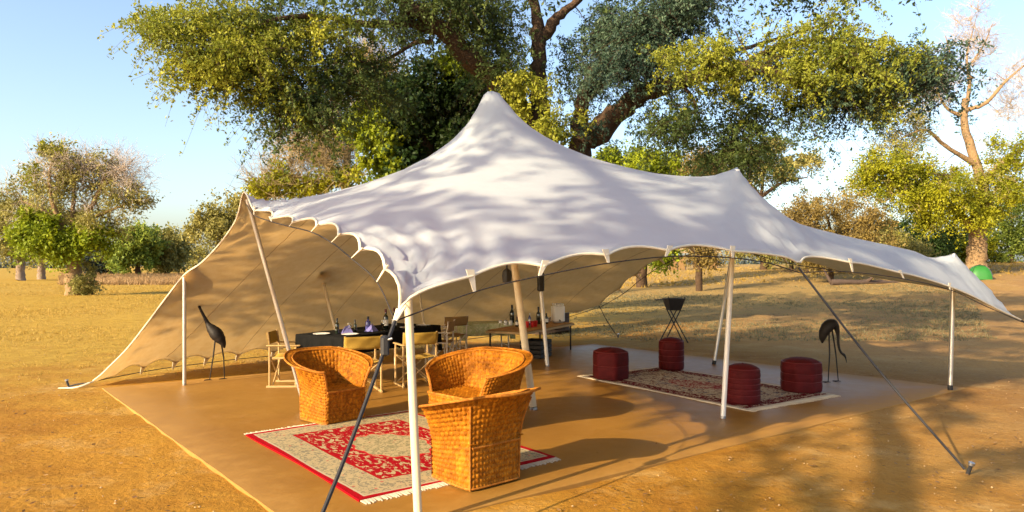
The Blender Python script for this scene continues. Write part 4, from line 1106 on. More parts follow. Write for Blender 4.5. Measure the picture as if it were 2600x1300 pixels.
# ------------------------------------------------------------------ the big tree behind the tent
def main_tree():
    rng = np.random.default_rng(11)
    b = (1.0, 19.2, -.1)
    L = []
    L.append(([b, (.95, 19.2, 1.6), W(1365, 400, 19.2), W(1345, 310, 19.2)], .78, .60))
    L.append(([W(1345, 320, 19.2), W(1300, 245, 18.9), W(1225, 175, 18.4), W(1130, 85, 17.8), W(1050, 20, 17.2), W(960, -60, 16.6), W(800, -160, 16)], .50, .12))
    L.append(([W(1130, 85, 17.8), W(1030, 60, 17.4), W(930, 62, 16.8), W(780, 40, 16.2), W(640, 60, 15.7), W(500, 70, 15.3)], .15, .025))
    L.append(([W(1100, 105, 17.6), W(1050, 110, 17.5), W(985, 150, 17.2), W(930, 160, 16.9), W(860, 130, 16.6)], .09, .02))
    L.append(([W(1370, 330, 19.2), W(1368, 220, 19.0), W(1366, 110, 18.8), W(1362, 40, 18.8), W(1330, -100, 18.6), W(1280, -260, 18.4)], .34, .10))
    L.append(([W(1372, 110, 18.8), W(1410, 50, 18.7), W(1455, 10, 18.6), W(1540, -70, 18.2), W(1640, -190, 17.8)], .22, .06))
    L.append(([b, (1.35, 19.1, 1.7), W(1470, 390, 18.9), W(1520, 335, 18.6), W(1580, 275, 18.2), W(1640, 232, 17.8), W(1730, 205, 17.3), W(1850, 180, 16.9), W(1930, 172, 16.6), W(2010, 205, 16.4), W(2110, 240, 16.2), W(2170, 255, 16.1)], .52, .05))
    L.append(([W(1470, 330, 18.9), W(1475, 275, 18.8), W(1490, 215, 18.6), W(1560, 130, 18.2), W(1680, 40, 17.8), W(1800, -60, 17.4)], .30, .07))
    L.append(([W(1490, 250, 18.8), W(1580, 170, 19.6), W(1740, 160, 20.2), W(1900, 120, 20.8), W(2100, 60, 21.2)], .16, .04))
    L.append(([W(1860, 180, 16.9), W(1980, 120, 16.4), W(2120, 100, 16.1), W(2250, 130, 15.9)], .10, .02))
    L.append(([W(1720, 205, 17.3), W(1760, 250, 17.2), W(1770, 300, 17.2), W(1800, 350, 17.1)], .06, .015))
    t = thing('acacia_tree', 'huge spreading tree with drooping fine leaves behind the tent', 'tree', b)
    w = Wood(21); bb = Vector(b)
    for pts, r0, r1 in L: w.limb([Vector(p) - bb for p in pts], r0 * .78, r1 * .8, n=12, wob=.09, kn=.16)
    ob = np.array(b)
    def bl(px, py, rx, ry, Z, dz, n): return blob(rng, px, py, rx, ry, Z, dz, int(n * 2.3))
    sunlit_clumps = np.concatenate([bl(480, 40, 110, 55, 15.4, 1.0, 13), bl(560, 140, 110, 70, 15.3, .9, 13), bl(640, 60, 130, 60, 15.8, 1.2, 10), bl(720, 240, 70, 60, 15.8, .8, 6), bl(470, 110, 80, 40, 15.2, .6, 5), bl(395, 90, 60, 28, 15.1, .5, 4), bl(690, 150, 90, 70, 15.7, .9, 8), bl(800, 60, 100, 50, 16.2, 1.0, 6), bl(2080, 70, 120, 80, 15.9, 1.0, 16), bl(2230, 60, 110, 70, 15.9, 1.0, 12), bl(2050, 190, 120, 60, 15.8, .8, 8), bl(1770, 140, 110, 75, 15.6, .6, 13), bl(2200, 160, 120, 50, 15.7, .7, 8)])
    dark = np.concatenate([bl(640, 200, 110, 70, 16.6, 1.0, 9), bl(760, 100, 120, 90, 16.8, 1.5, 14), bl(765, 265, 45, 55, 16.2, .5, 8), bl(700, 215, 80, 40, 16.2, .7, 6), bl(840, 210, 70, 40, 16.8, .8, 6), bl(880, 120, 110, 110, 17.3, 1.5, 14), bl(1000, 20, 130, 60, 17.5, 1.5, 14), bl(960, 190, 80, 50, 17.6, 1.0, 6), bl(1140, 20, 120, 60, 18.2, 1.8, 14), bl(1230, 90, 70, 60, 18.4, 1.2, 9), bl(1270, 165, 50, 60, 18.0, .7, 7), bl(1440, 170, 60, 70, 19.5, 1.0, 5), bl(1270, 10, 90, 50, 18.4, 1.5, 9),
                           bl(1760, 330, 60, 75, 16.9, .7, 10), bl(1860, 370, 80, 60, 16.7, .7, 11), bl(1900, 290, 110, 55, 16.8, .8, 8), bl(1680, 310, 60, 50, 17.0, .6, 4), bl(2000, 290, 70, 40, 16.6, .6, 4), bl(1780, 230, 110, 50, 17.2, 1.0, 8)])
    blue = np.concatenate([bl(1590, 130, 100, 85, 17.4, 1.0, 20), bl(1620, 50, 120, 60, 18, 1.5, 12), bl(1500, 60, 70, 60, 18.6, 1.2, 6), bl(1560, 215, 70, 45, 17.4, .8, 8), bl(1760, 30, 140, 70, 17.8, 1.6, 16), bl(1930, 60, 130, 80, 17.4, 1.5, 14), bl(1920, 140, 100, 50, 17.2, 1.0, 7), bl(2150, 220, 110, 50, 16.4, .8, 12), bl(2310, 170, 80, 70, 16.4, .8, 14), bl(2350, 225, 50, 30, 16.3, .5, 5), bl(1510, 300, 60, 40, 18.2, .6, 5), bl(1470, 130, 40, 60, 18.8, .8, 4)])
    lowg = np.concatenate([bl(1420, 330, 60, 45, 17.9, .6, 7), bl(1330, 215, 55, 30, 17.8, .5, 5), bl(1300, 260, 40, 30, 18.1, .4, 3)])
    upper = np.concatenate([bl(1300, -190, 900, 130, 18.5, 3.5, 60), bl(800, -110, 330, 90, 17, 2, 22), bl(1900, -110, 450, 90, 18, 2.5, 30)])
    for part, cen, mat, ln, tw, nd, s, kp in (('crown', sunlit_clumps, 'leaf_sunlit', .85, 10, 10, .062, .55), ('crown', dark, 'leaf_main', 1.0, 9, 10, .062, .54), ('crown', blue, 'leaf_shaded', .9, 10, 10, .062, .55), ('crown', lowg, 'leaf_sunlit', .55, 8, 7, .07, .8), ('crown', upper, 'leaf_main', 1.2, 7, 8, .11, .6)):  # one kind of leaf; sun and shade on the crown painted by group
        cl = airy(rng, cen - ob, .9, kp)
        w.boughs(cl[::2], .055, .008, .10)
        v, tn, SV, SF = sprays(rng, cl, ln, tw, nd, 7 if s < .1 else 5, s, droop=.95)
        raw_mesh(part, v, 4, M[mat], t, tn)
        raw_mesh('twigs', SV, 4, M['bark'], t, faces=SF)
    w.build('bark', t)
main_tree()

# ------------------------------------------------------------------ trees round the camp
def base_at(px, Z): 
    x = (px - CX) / F * Z; return Vector((x, Z, gz(x, Z) - .05))
rg = np.random.default_rng(5)
# dense creeper covered tree left of the peak
bs = base_at(1090, 24)
tree('creeper_tree', 'dense dark green creeper covered tree left of the tent peak', bs, [([bs, bs + Vector((.1, 0, 2.5)), W(1080, 320, 24), W(1070, 200, 24)], .35, .12), ([W(1080, 380, 24), W(980, 330, 23.6), W(920, 300, 23.4)], .14, .04), ([W(1080, 330, 24), W(1160, 250, 24), W(1190, 190, 24)], .14, .04)],
     [('crown', np.concatenate([blob(rg, 1090, 260, 110, 110, 24.2, 1.6, 46), blob(rg, 1160, 330, 90, 110, 24.0, 1.4, 34), blob(rg, 1050, 390, 90, 80, 24.0, 1.2, 24), blob(rg, 1190, 220, 60, 60, 24.2, 1, 14)]), .62, 420, .15, 'leaf_deep', dict(droop=.3, aspect=.7, spread=.16)),  # shade of the big tree put into this deep green leaf colour
      ('crown', np.concatenate([blob(rg, 945, 285, 55, 45, 23.2, .8, 15), blob(rg, 910, 335, 40, 50, 23.2, .7, 9), blob(rg, 990, 350, 50, 50, 23.0, .7, 9), blob(rg, 1135, 150, 28, 28, 23.4, .4, 5), blob(rg, 970, 430, 70, 40, 23.0, .7, 8)]), .42, 330, .13, 'leaf_lime', dict(droop=.3, aspect=.75, spread=.16))], seed=31)  # lime leaves paint the sunlit left part and one bright spot
# bare tan thicket tree
bs = base_at(860, 30)
tree('dry_thicket_tree', 'leafless tan twiggy tree rising behind the tent left slope', bs, [([bs, bs + Vector((.2, 0, 2)), W(880, 420, 30), W(900, 300, 30), W(930, 180, 30)], .28, .05), ([W(880, 450, 30), W(800, 390, 29.6), W(740, 350, 29.4)], .12, .03), ([W(890, 380, 30), W(980, 260, 30.5), W(1010, 160, 30.5)], .12, .03), ([W(870, 470, 30), W(760, 450, 29), W(680, 440, 29)], .1, .03), ([W(880, 400, 30), W(840, 320, 30.5), W(850, 230, 31)], .1, .03)],
     [('crown', np.concatenate([blob(rg, 790, 400, 90, 70, 29.8, 1.5, 26), blob(rg, 930, 230, 70, 110, 30.5, 1.5, 22), blob(rg, 860, 350, 80, 80, 30, 1.5, 16)]), .8, 34, .11, 'leaf_brown', dict(droop=.2, spread=.15)),
      ('crown', np.concatenate([blob(rg, 730, 468, 80, 32, 29, 1.2, 14), blob(rg, 680, 475, 50, 20, 29, 1, 7), blob(rg, 860, 455, 80, 40, 29.2, 1.2, 10)]), .55, 240, .15, 'leaf_yellow', dict(droop=.2, spread=.18))],
     wood='twig', seed=32, bough=.05, bare=np.concatenate([blob(rg, 790, 380, 90, 75, 29.6, 1.5, 26), blob(rg, 950, 200, 60, 70, 30.5, 1.2, 20), blob(rg, 870, 300, 70, 60, 30, 1.2, 16)]), twigs=[(1300, 1.0, .014, 'twig', .35, 2.0)])
# tree left of the side pole
bs = base_at(585, 55)
tree('olive_tree', 'olive brown leafed tree showing left of the tall leaning pole', bs, [([bs, bs + Vector((0, 0, 2)), W(585, 600, 55), W(575, 540, 55)], .3, .1), ([W(585, 610, 55), W(540, 575, 55), W(510, 560, 55)], .12, .04)],
     [('crown', np.concatenate([blob(rg, 545, 580, 62, 40, 55, 2, 30), blob(rg, 585, 530, 38, 42, 55, 1.5, 18), blob(rg, 600, 590, 50, 40, 55, 2, 12)]), 1.0, 210, .24, 'leaf_olive', dict(droop=.25, spread=.16))], seed=33, group='trees beyond the camp')
# left field tree
bs = base_at(185, 44)
tree('field_tree', 'stout trunked half bare tree alone in the field on the left', bs,
     [([bs, bs + Vector((.05, 0, 1.5)), W(188, 630, 44), W(182, 600, 44)], .46, .38), ([W(184, 615, 44), W(150, 560, 43.6), W(130, 500, 43.4), W(125, 440, 43.2), W(140, 395, 43)], .22, .04), ([W(184, 615, 44), W(215, 560, 44), W(245, 500, 44), W(270, 440, 44), W(285, 400, 44)], .22, .04), ([W(184, 612, 44), W(185, 540, 44.5), W(190, 470, 44.5), W(200, 410, 44.5)], .18, .04), ([W(215, 560, 44), W(290, 530, 43.8), W(370, 500, 43.6)], .12, .03), ([W(150, 560, 43.6), W(100, 530, 43.2), W(55, 510, 43)], .12, .03), ([W(245, 490, 44), W(300, 440, 44), W(345, 400, 44)], .08, .02)],
     [('crown', np.concatenate([blob(rg, 120, 600, 65, 45, 43.2, 1.8, 26), blob(rg, 215, 600, 45, 40, 43.2, 1.5, 14), blob(rg, 75, 560, 30, 40, 43.2, 1.2, 7), blob(rg, 160, 620, 60, 25, 43, 1.2, 9)]), .80, 330, .20, 'leaf_lime', dict(droop=.3, spread=.16, aspect=.65)),
      ('crown', np.concatenate([blob(rg, 160, 480, 90, 90, 44, 2.5, 34), blob(rg, 330, 510, 60, 50, 44, 1.6, 16), blob(rg, 250, 560, 70, 50, 44, 2, 14), blob(rg, 60, 520, 50, 60, 44, 1.6, 12), blob(rg, 220, 440, 90, 40, 44, 2, 16), blob(rg, 130, 385, 30, 14, 43.2, .6, 5)]), .95, 210, .17, 'leaf_olive', dict(droop=.3, spread=.17)),
      ('crown', np.concatenate([blob(rg, 130, 385, 28, 12, 43.2, .5, 4), blob(rg, 85, 430, 12, 10, 43.2, .4, 2)]), .6, 240, .18, 'leaf_yellow', dict(droop=.2, spread=.16))],
     wood='bark_gold', seed=34, bough=.07, bare=np.concatenate([blob(rg, 240, 430, 100, 50, 44, 2.0, 26), blob(rg, 330, 450, 50, 50, 44, 1.5, 12), blob(rg, 150, 420, 60, 40, 43.5, 1.5, 10)]), twigs=[(500, 1.1, .016, 'twig_grey', .5, 4.5)])
bs = base_at(222, 44); bs.x += .3
tree('leafy_bush', 'small olive bush at the foot of the field tree', bs, [([bs, bs + Vector((.1, 0, .8)), bs + Vector((.25, 0, 1.6))], .05, .02)], [('crown', blob(rg, 220, 705, 26, 45, 44, .8, 18), .5, 160, .16, 'leaf_olive', dict(droop=.3, spread=.18))], seed=35, cat='bush')
# far left pair
for k, (px, Z, s, lab) in enumerate(((52, 88, 1.0, 'grey olive tree at the far left edge of the field'), (105, 96, .8, 'shadowed grey olive tree just right of the far left edge tree'))):
    bs = base_at(px, Z)
    cx = px - (10 if k == 0 else -25)
    tree('field_tree', lab, bs, [([bs, bs + Vector((0, 0, 1.2)), W(px + 2, 655, Z), W(px, 620, Z)], .55, .35), ([W(px, 640, Z), W(px - 40, 615, Z), W(px - 60, 600, Z)], .2, .06), ([W(px, 640, Z), W(px + 30, 600, Z), W(px + 40, 560, Z)], .2, .06)],
         [('crown', np.concatenate([blob(rg, cx, 570, 75 * s, 70, Z, 4, 40), blob(rg, cx, 620, 60, 35, Z, 3, 16)]), 1.6, 200, .36, 'leaf_olive', dict(droop=.3, spread=.17))], wood='bark_grey', seed=36 + k, group='trees in the left field')
# rounded green trees
for k, (px, py, rx, ry, Z, lab) in enumerate(((350, 625, 55, 55, 120, 'bright green rounded tree right of the field tree'), (425, 632, 50, 45, 128, 'greyer green rounded tree near the tent left edge'))):
    bs = base_at(px, Z)
    tree('round_tree', lab, bs, [([bs, W(px, 670, Z), W(px, 630, Z)], .5, .25), ([W(px, 660, Z), W(px - 25, 630, Z)], .2, .08), ([W(px, 660, Z), W(px + 25, 630, Z)], .2, .08)],
         [('crown', np.concatenate([blob(rg, px, py, rx, ry, Z, 4, 60), blob(rg, px - 20, py + 25, rx * .8, 30, Z, 4, 20)]), 1.7, 190, .46, ('leaf_far', 'leaf_olive')[k], dict(droop=.25, spread=.18, aspect=.7))], seed=40 + k, group='rounded trees in the left distance')
bs = base_at(255, 125)
tree('dark_thicket', 'dark blue green thicket behind the field tree trunk', bs, [([bs, W(255, 670, 125), W(255, 650, 125)], .4, .2)], [('crown', np.concatenate([blob(rg, 240, 665, 45, 30, 125, 4, 34), blob(rg, 275, 670, 28, 25, 125, 3, 14)]), 1.6, 200, .42, 'leaf_navy', dict(droop=.2, spread=.18))], seed=44, cat='bush')
bs = base_at(497, 190)
tree('far_tree', 'small hazy grey tree on the horizon left of the tent', bs, [([bs, W(497, 665, 190), W(497, 650, 190)], .5, .25)], [('crown', blob(rg, 497, 648, 28, 22, 190, 4, 24), 2.0, 120, .6, 'leaf_olive', dict(droop=.2, spread=.18))], seed=45, wood='bark_grey')
# right hand side
bs = base_at(1630, 46)
tree('green_tree', 'fresh green leafy tree just above the tent right slope', bs, [([bs, bs + Vector((0, 0, 2)), W(1630, 500, 46), W(1640, 440, 46)], .35, .12), ([W(1630, 530, 46), W(1570, 460, 46), W(1560, 420, 46)], .14, .04), ([W(1630, 520, 46), W(1690, 450, 46), W(1700, 410, 46)], .14, .04)],
     [('crown', np.concatenate([blob(rg, 1610, 430, 75, 45, 46, 2, 40), blob(rg, 1690, 430, 50, 40, 46, 2, 20), blob(rg, 1560, 410, 35, 25, 46, 1, 8), blob(rg, 1640, 520, 90, 60, 46, 2, 20), blob(rg, 1640, 630, 90, 40, 46, 2, 26)]), .8, 260, .19, 'leaf_lime', dict(droop=.25, spread=.17, aspect=.65))], seed=46)
bs = base_at(1775, 40)
tree('rusty_bush', 'tan and rust leafed bush above the saddle of the tent', bs, [([bs, bs + Vector((0, 0, 2)), W(1775, 500, 40), W(1780, 430, 40)], .2, .06), ([W(1775, 520, 40), W(1740, 470, 40)], .08, .03)],
     [('crown', np.concatenate([blob(rg, 1775, 430, 40, 45, 40, 1.2, 22), blob(rg, 1790, 500, 60, 60, 40, 1.2, 14), blob(rg, 1785, 620, 70, 45, 40, 1.4, 26)]), .7, 190, .15, 'leaf_brown', dict(droop=.25, spread=.17))], wood='bark', seed=47, twigs=[(200, .8, .012, 'twig', .5, 3)])
bs = base_at(1940, 62)
tree('flat_topped_tree', 'pale olive flat topped tree right of the second tent peak', bs, [([bs, bs + Vector((0, 0, 2.5)), W(1935, 540, 62), W(1930, 490, 62)], .4, .2), ([W(1932, 500, 62), W(1990, 462, 62), W(2050, 450, 61)], .18, .05), ([W(1932, 500, 62), W(1890, 450, 62), W(1850, 420, 61)], .18, .05), ([W(1932, 500, 62), W(1940, 440, 62.5), W(1950, 390, 62.5)], .15, .05)],
     [('crown', np.concatenate([blob(rg, 1900, 400, 85, 35, 62, 3, 36), blob(rg, 1990, 430, 85, 32, 62, 3, 34), blob(rg, 1830, 430, 50, 40, 62, 2, 16), blob(rg, 1950, 370, 40, 16, 62, 2, 10), blob(rg, 2050, 410, 30, 20, 62, 1.5, 7), blob(rg, 1900, 470, 60, 30, 62, 2, 10), blob(rg, 1930, 630, 80, 35, 62, 2.4, 24)]), 1.05, 190, .21, 'leaf_olive', dict(droop=.2, spread=.17, flat=.6))], wood='bark', seed=48)
bs = base_at(2110, 44)
tree('brown_bush', 'large rounded rusty brown bush behind the tent right wing', bs, [([bs, bs + Vector((0, 0, 1)), W(2110, 600, 44), W(2100, 550, 44)], .2, .08), ([W(2110, 620, 44), W(2180, 560, 44)], .1, .04), ([W(2110, 620, 44), W(2040, 560, 44)], .1, .04)],
     [('crown', np.concatenate([blob(rg, 2110, 560, 120, 80, 44, 2.4, 80, edge=.2), blob(rg, 2190, 590, 90, 60, 44, 2, 30), blob(rg, 2030, 580, 50, 60, 44, 1.6, 16), blob(rg, 2100, 650, 100, 22, 44, 1.8, 26)]), .75, 240, .14, 'leaf_brown', dict(droop=.25, spread=.17))], wood='bark', seed=49, cat='bush', twigs=[(500, .7, .012, 'twig', .5, 1)])
bs = base_at(2478, 46)
tree('stout_tree', 'big stout trunked tree with bare top limbs and yellow green leaves', bs,
     [([bs, bs + Vector((.02, 0, .5)), bs + Vector((.05, 0, 1.6)), W(2482, 610, 46), W(2478, 560, 46)], .72, .44), ([W(2480, 600, 46), W(2440, 545, 45.6), W(2400, 510, 45.4), W(2350, 480, 45)], .30, .08), ([W(2474, 570, 46), W(2500, 500, 46), W(2480, 420, 46), W(2450, 320, 46), W(2450, 250, 46)], .42, .17), ([W(2450, 280, 46), W(2462, 215, 46), W(2455, 140, 46), W(2475, 60, 46)], .15, .03), ([W(2452, 280, 46), W(2505, 260, 45.6), W(2555, 205, 45.4), W(2620, 150, 45)], .16, .05), ([W(2455, 300, 46), W(2400, 270, 46.4), W(2370, 200, 46.6)], .14, .03), ([W(2480, 420, 46), W(2400, 370, 45.4), W(2350, 330, 45.2), W(2290, 350, 45)], .18, .04), ([W(2490, 470, 46), W(2560, 400, 45.6), W(2620, 370, 45.4)], .2, .05), ([W(2500, 500, 46), W(2420, 450, 45), W(2330, 440, 44.6)], .14, .03), ([W(2468, 160, 46), W(2500, 110, 46), W(2520, 60, 46)], .08, .02), ([W(2470, 200, 46), W(2420, 150, 46), W(2400, 90, 46)], .08, .02)],
     [('crown', np.concatenate([blob(rg, 2330, 480, 120, 70, 45, 3, 60), blob(rg, 2260, 420, 80, 60, 45, 2.4, 26), blob(rg, 2420, 540, 90, 50, 45, 2.4, 30), blob(rg, 2540, 480, 70, 70, 45.2, 2.4, 26), blob(rg, 2230, 280, 55, 40, 45, 1.6, 12), blob(rg, 2560, 390, 50, 40, 45, 2, 12), blob(rg, 2200, 460, 50, 40, 45, 1.6, 10)]), .85, 330, .145, 'leaf_yellow', dict(droop=.35, spread=.14, aspect=.6, bias=.4)),
      ('crown', np.concatenate([blob(rg, 2320, 300, 80, 70, 45.6, 2.4, 26), blob(rg, 2300, 390, 110, 60, 46, 2.6, 24), blob(rg, 2450, 460, 100, 60, 46, 2.6, 22)]), 1.0, 190, .13, 'leaf_olive', dict(droop=.25, spread=.15))],
     wood='bark_gold', seed=50, bough=.08, bare=np.concatenate([blob(rg, 2470, 120, 85, 95, 46, 2.0, 26), blob(rg, 2580, 230, 60, 90, 45.5, 2.0, 20), blob(rg, 2400, 230, 45, 90, 46.4, 1.5, 16), blob(rg, 2540, 330, 60, 60, 45.5, 1.5, 12)]), twigs=[(500, 1.1, .014, 'twig_grey', .5, 11), (500, .9, .012, 'twig', .3, 4)])
for k, (px, py, rx, ry, Z, mt, lab) in enumerate(((2330, 600, 110, 55, 58, 'leaf_deep', 'dark green understorey bush left of the stout trunk'), (2570, 560, 70, 90, 60, 'leaf_far', 'green leafy tree at the right edge behind the green dome tent'), (2250, 630, 90, 30, 54, 'leaf_olive', 'low olive bush under the stout tree canopy'), (2440, 625, 60, 25, 62, 'leaf_yellow', 'low yellow bush beside the stout trunk'), (2010, 600, 60, 40, 58, 'leaf_olive', 'olive bush beyond the tent wing left of the brown bush'))):
    bs = base_at(px, Z)
    tree('bush', lab, bs, [([bs, W(px, py + 20, Z), W(px, py, Z)], .16, .06), ([bs + Vector((0, 0, .2)), W(px - rx * .4, py, Z)], .08, .03), ([bs + Vector((0, 0, .2)), W(px + rx * .4, py, Z)], .08, .03)],
         [('crown', np.concatenate([blob(rg, px, py, rx, ry, Z, 2.6, 70), blob(rg, px, py + ry * .6, rx, ry * .6, Z, 2.6, 24)]), 1.0, 190, .21, mt, dict(droop=.25, spread=.18))], seed=60 + k, cat='bush' if k != 1 else 'tree')

# trees behind the photographer's left shoulder: their crown shades the tent and the right hand ground
def shade_tree():
    rng = np.random.default_rng(77)
    lx, ly = -math.sin(R(SUN_AZ)), -math.cos(R(SUN_AZ))          # where the light goes
    def at(p, a, z): return (ly * p + lx * a, -lx * p + ly * a, z)
    a0 = -9.5
    off = -math.tan(R(SUN_EL)) * a0
    b = at(-.6, a0, -.05)
    t = thing('shade_tree', 'spreading leafy tree outside the picture that shades the tent', 'tree', b)
    w = Wood(78); bb = Vector(b)
    def rel(p, q, da=0.0): return Vector(at(p, a0 + da, q + off)) - bb
    w.limb([Vector((0, 0, 0)), Vector((.1, 0, 1.6)), rel(-.7, -1.6), rel(-.8, .4)], .42, .30)
    w.limb([rel(-.8, .2), rel(-1.8, 2.2), rel(-3.4, 4.0), rel(-5.4, 5.6), rel(-7.6, 6.6)], .24, .06)
    w.limb([rel(-.8, .2), rel(.2, 2.8), rel(1.2, 4.6), rel(2.4, 6.2)], .22, .06)
    w.limb([rel(-.8, .4), rel(-1.0, 3.4, 1), rel(-1.8, 6.2, 1.5)], .20, .06)
    w.limb([rel(-1.6, 1.8), rel(-2.6, 2.8, -.8), rel(-4.2, 3.7, -1.2)], .10, .03)
    cs = []
    while len(cs) < 330:
        p = rng.uniform(-9.6, 3.2); q = rng.uniform(1.4, 9.5); da = rng.uniform(-2.2, 2.2)
        lo = 4.5 - .29 * (p + 8.5) if p < -3 else 3.2 - .34 * (p + 3) if p < -.5 else 2.3
        hi = 8.8 - .05 * (p + 3.5) ** 2
        if q < lo or q > hi: continue
        if math.sin(1.9 * p + .7 + .6 * q) * math.sin(1.6 * q + 1.9) > .30: continue        # open windows in the crown
        for _ in range(5):
            g = rng.standard_normal(3) * .42
            if q + g[1] > lo - .2: cs.append(tuple(rel(p + g[0] * 1.2, q + g[1], da + g[2])))
    w.limb([rel(-6.4, 6.2), rel(-8.4, 6.0), rel(-10.6, 5.4), rel(-12.8, 4.8)], .10, .03)
    n0 = len(cs)
    while len(cs) < n0 + 150:
        p = rng.uniform(-11.5, -2.5); q = rng.uniform(7.4, 11.4); da = rng.uniform(-2, 2)
        if math.sin(1.5 * p + .4 * q) * math.sin(1.3 * q + .6) > .25: continue
        for _ in range(5):
            g = rng.standard_normal(3) * .42; cs.append(tuple(rel(p + g[0] * 1.2, q + g[1], da + g[2])))
    w.limb([rel(-3.4, 4.0), rel(-4.6, 6.4), rel(-6.4, 8.6), rel(-8.0, 10.4)], .14, .04)
    n0 = len(cs)
    while len(cs) < n0 + 130:
        p = rng.uniform(-13.6, -9.2); q = rng.uniform(3.5, 7.0); da = rng.uniform(-1.6, 1.6)
        for _ in range(4):
            g = rng.standard_normal(3) * .4
            if q + g[1] > 3.5: cs.append(tuple(rel(p + g[0], q + g[1], da + g[2])))
    cs = np.array(cs)
    w.boughs(cs, .06, .01, .1)
    v, tn = leaf_cloud(rng, cs, .58, 70, .17, droop=.4, per_twig=14, aspect=.6, spread=.10, bias=.3)
    raw_mesh('crown', v, 4, M['leaf_main'], t, tn); w.build('bark', t)
shade_tree()

# far wood on the horizon
def far_wood():
    rng = np.random.default_rng(90); c = []
    for i in range(420):
        x = rng.uniform(-900, 900); y = 560 + rng.uniform(-40, 60); c.append((x, y, gz(x, y) + rng.uniform(.5, 6.0 + 2.5 * math.sin(x * .02))))
    v, tn = leaf_cloud(rng, c, 6.0, 70, 2.2, droop=.1, spread=.2)
    o = raw_mesh('far_wood', v, 4, M['leaf_navy'], None, tn); tag(o, 'low bluish line of far woodland along the horizon', 'woodland', kind='stuff')
far_wood()

# ------------------------------------------------------------------ grass, scrub, litter, stones
def blades(rng, x, y, h, w, per, lean=.35):
    n = len(x); X = np.repeat(x, per) + rng.normal(0, .05, n * per); Y = np.repeat(y, per) + rng.normal(0, .05, n * per); Hh = np.repeat(h, per) * rng.uniform(.5, 1.2, n * per)
    Z = ground_z(X, Y) - .02; a = rng.uniform(0, 2 * np.pi, n * per); dx, dy = np.cos(a), np.sin(a); l = Hh * rng.uniform(0, lean, n * per); ww = w * rng.uniform(.6, 1.3, n * per)
    b = rng.uniform(0, 2 * np.pi, n * per); lx, ly = np.cos(b) * l, np.sin(b) * l
    v = np.stack([np.stack([X - dx * ww, Y - dy * ww, Z], 1), np.stack([X + dx * ww, Y + dy * ww, Z], 1), np.stack([X + lx, Y + ly, Z + Hh], 1)], 1)
    return v.reshape(-1, 3), np.clip(np.repeat(rng.uniform(0, 1, n), per) * .6 + rng.uniform(0, .4, n * per), 0, 1)
def in_slab(x, y, mrg=.4):
    c = np.array([.32, 10.45]); e1 = np.array([.802, .597]); e2_ = np.array([-.633, .774]); dx, dy = x - c[0], y - c[1]
    return (np.abs(dx * e1[0] + dy * e1[1]) < 4.93 + mrg) & (np.abs(dx * e2_[0] + dy * e2_[1]) < 3.8 + mrg)
def patchy(rng, x, y, sc, n=160):
    ext = (x.min(), x.max(), y.min(), y.max()); f = np.zeros_like(x)
    for _ in range(n):
        cx, cy = rng.uniform(ext[0], ext[1]), rng.uniform(ext[2], ext[3]); s = sc * rng.uniform(.4, 1.6) * (1 + cy / 40)
        f += rng.uniform(-.6, 1) * np.exp(-(((x - cx) / (s * 2.2)) ** 2 + ((y - cy) / s) ** 2))
    return np.clip(f * .6 + .35, 0, 1)
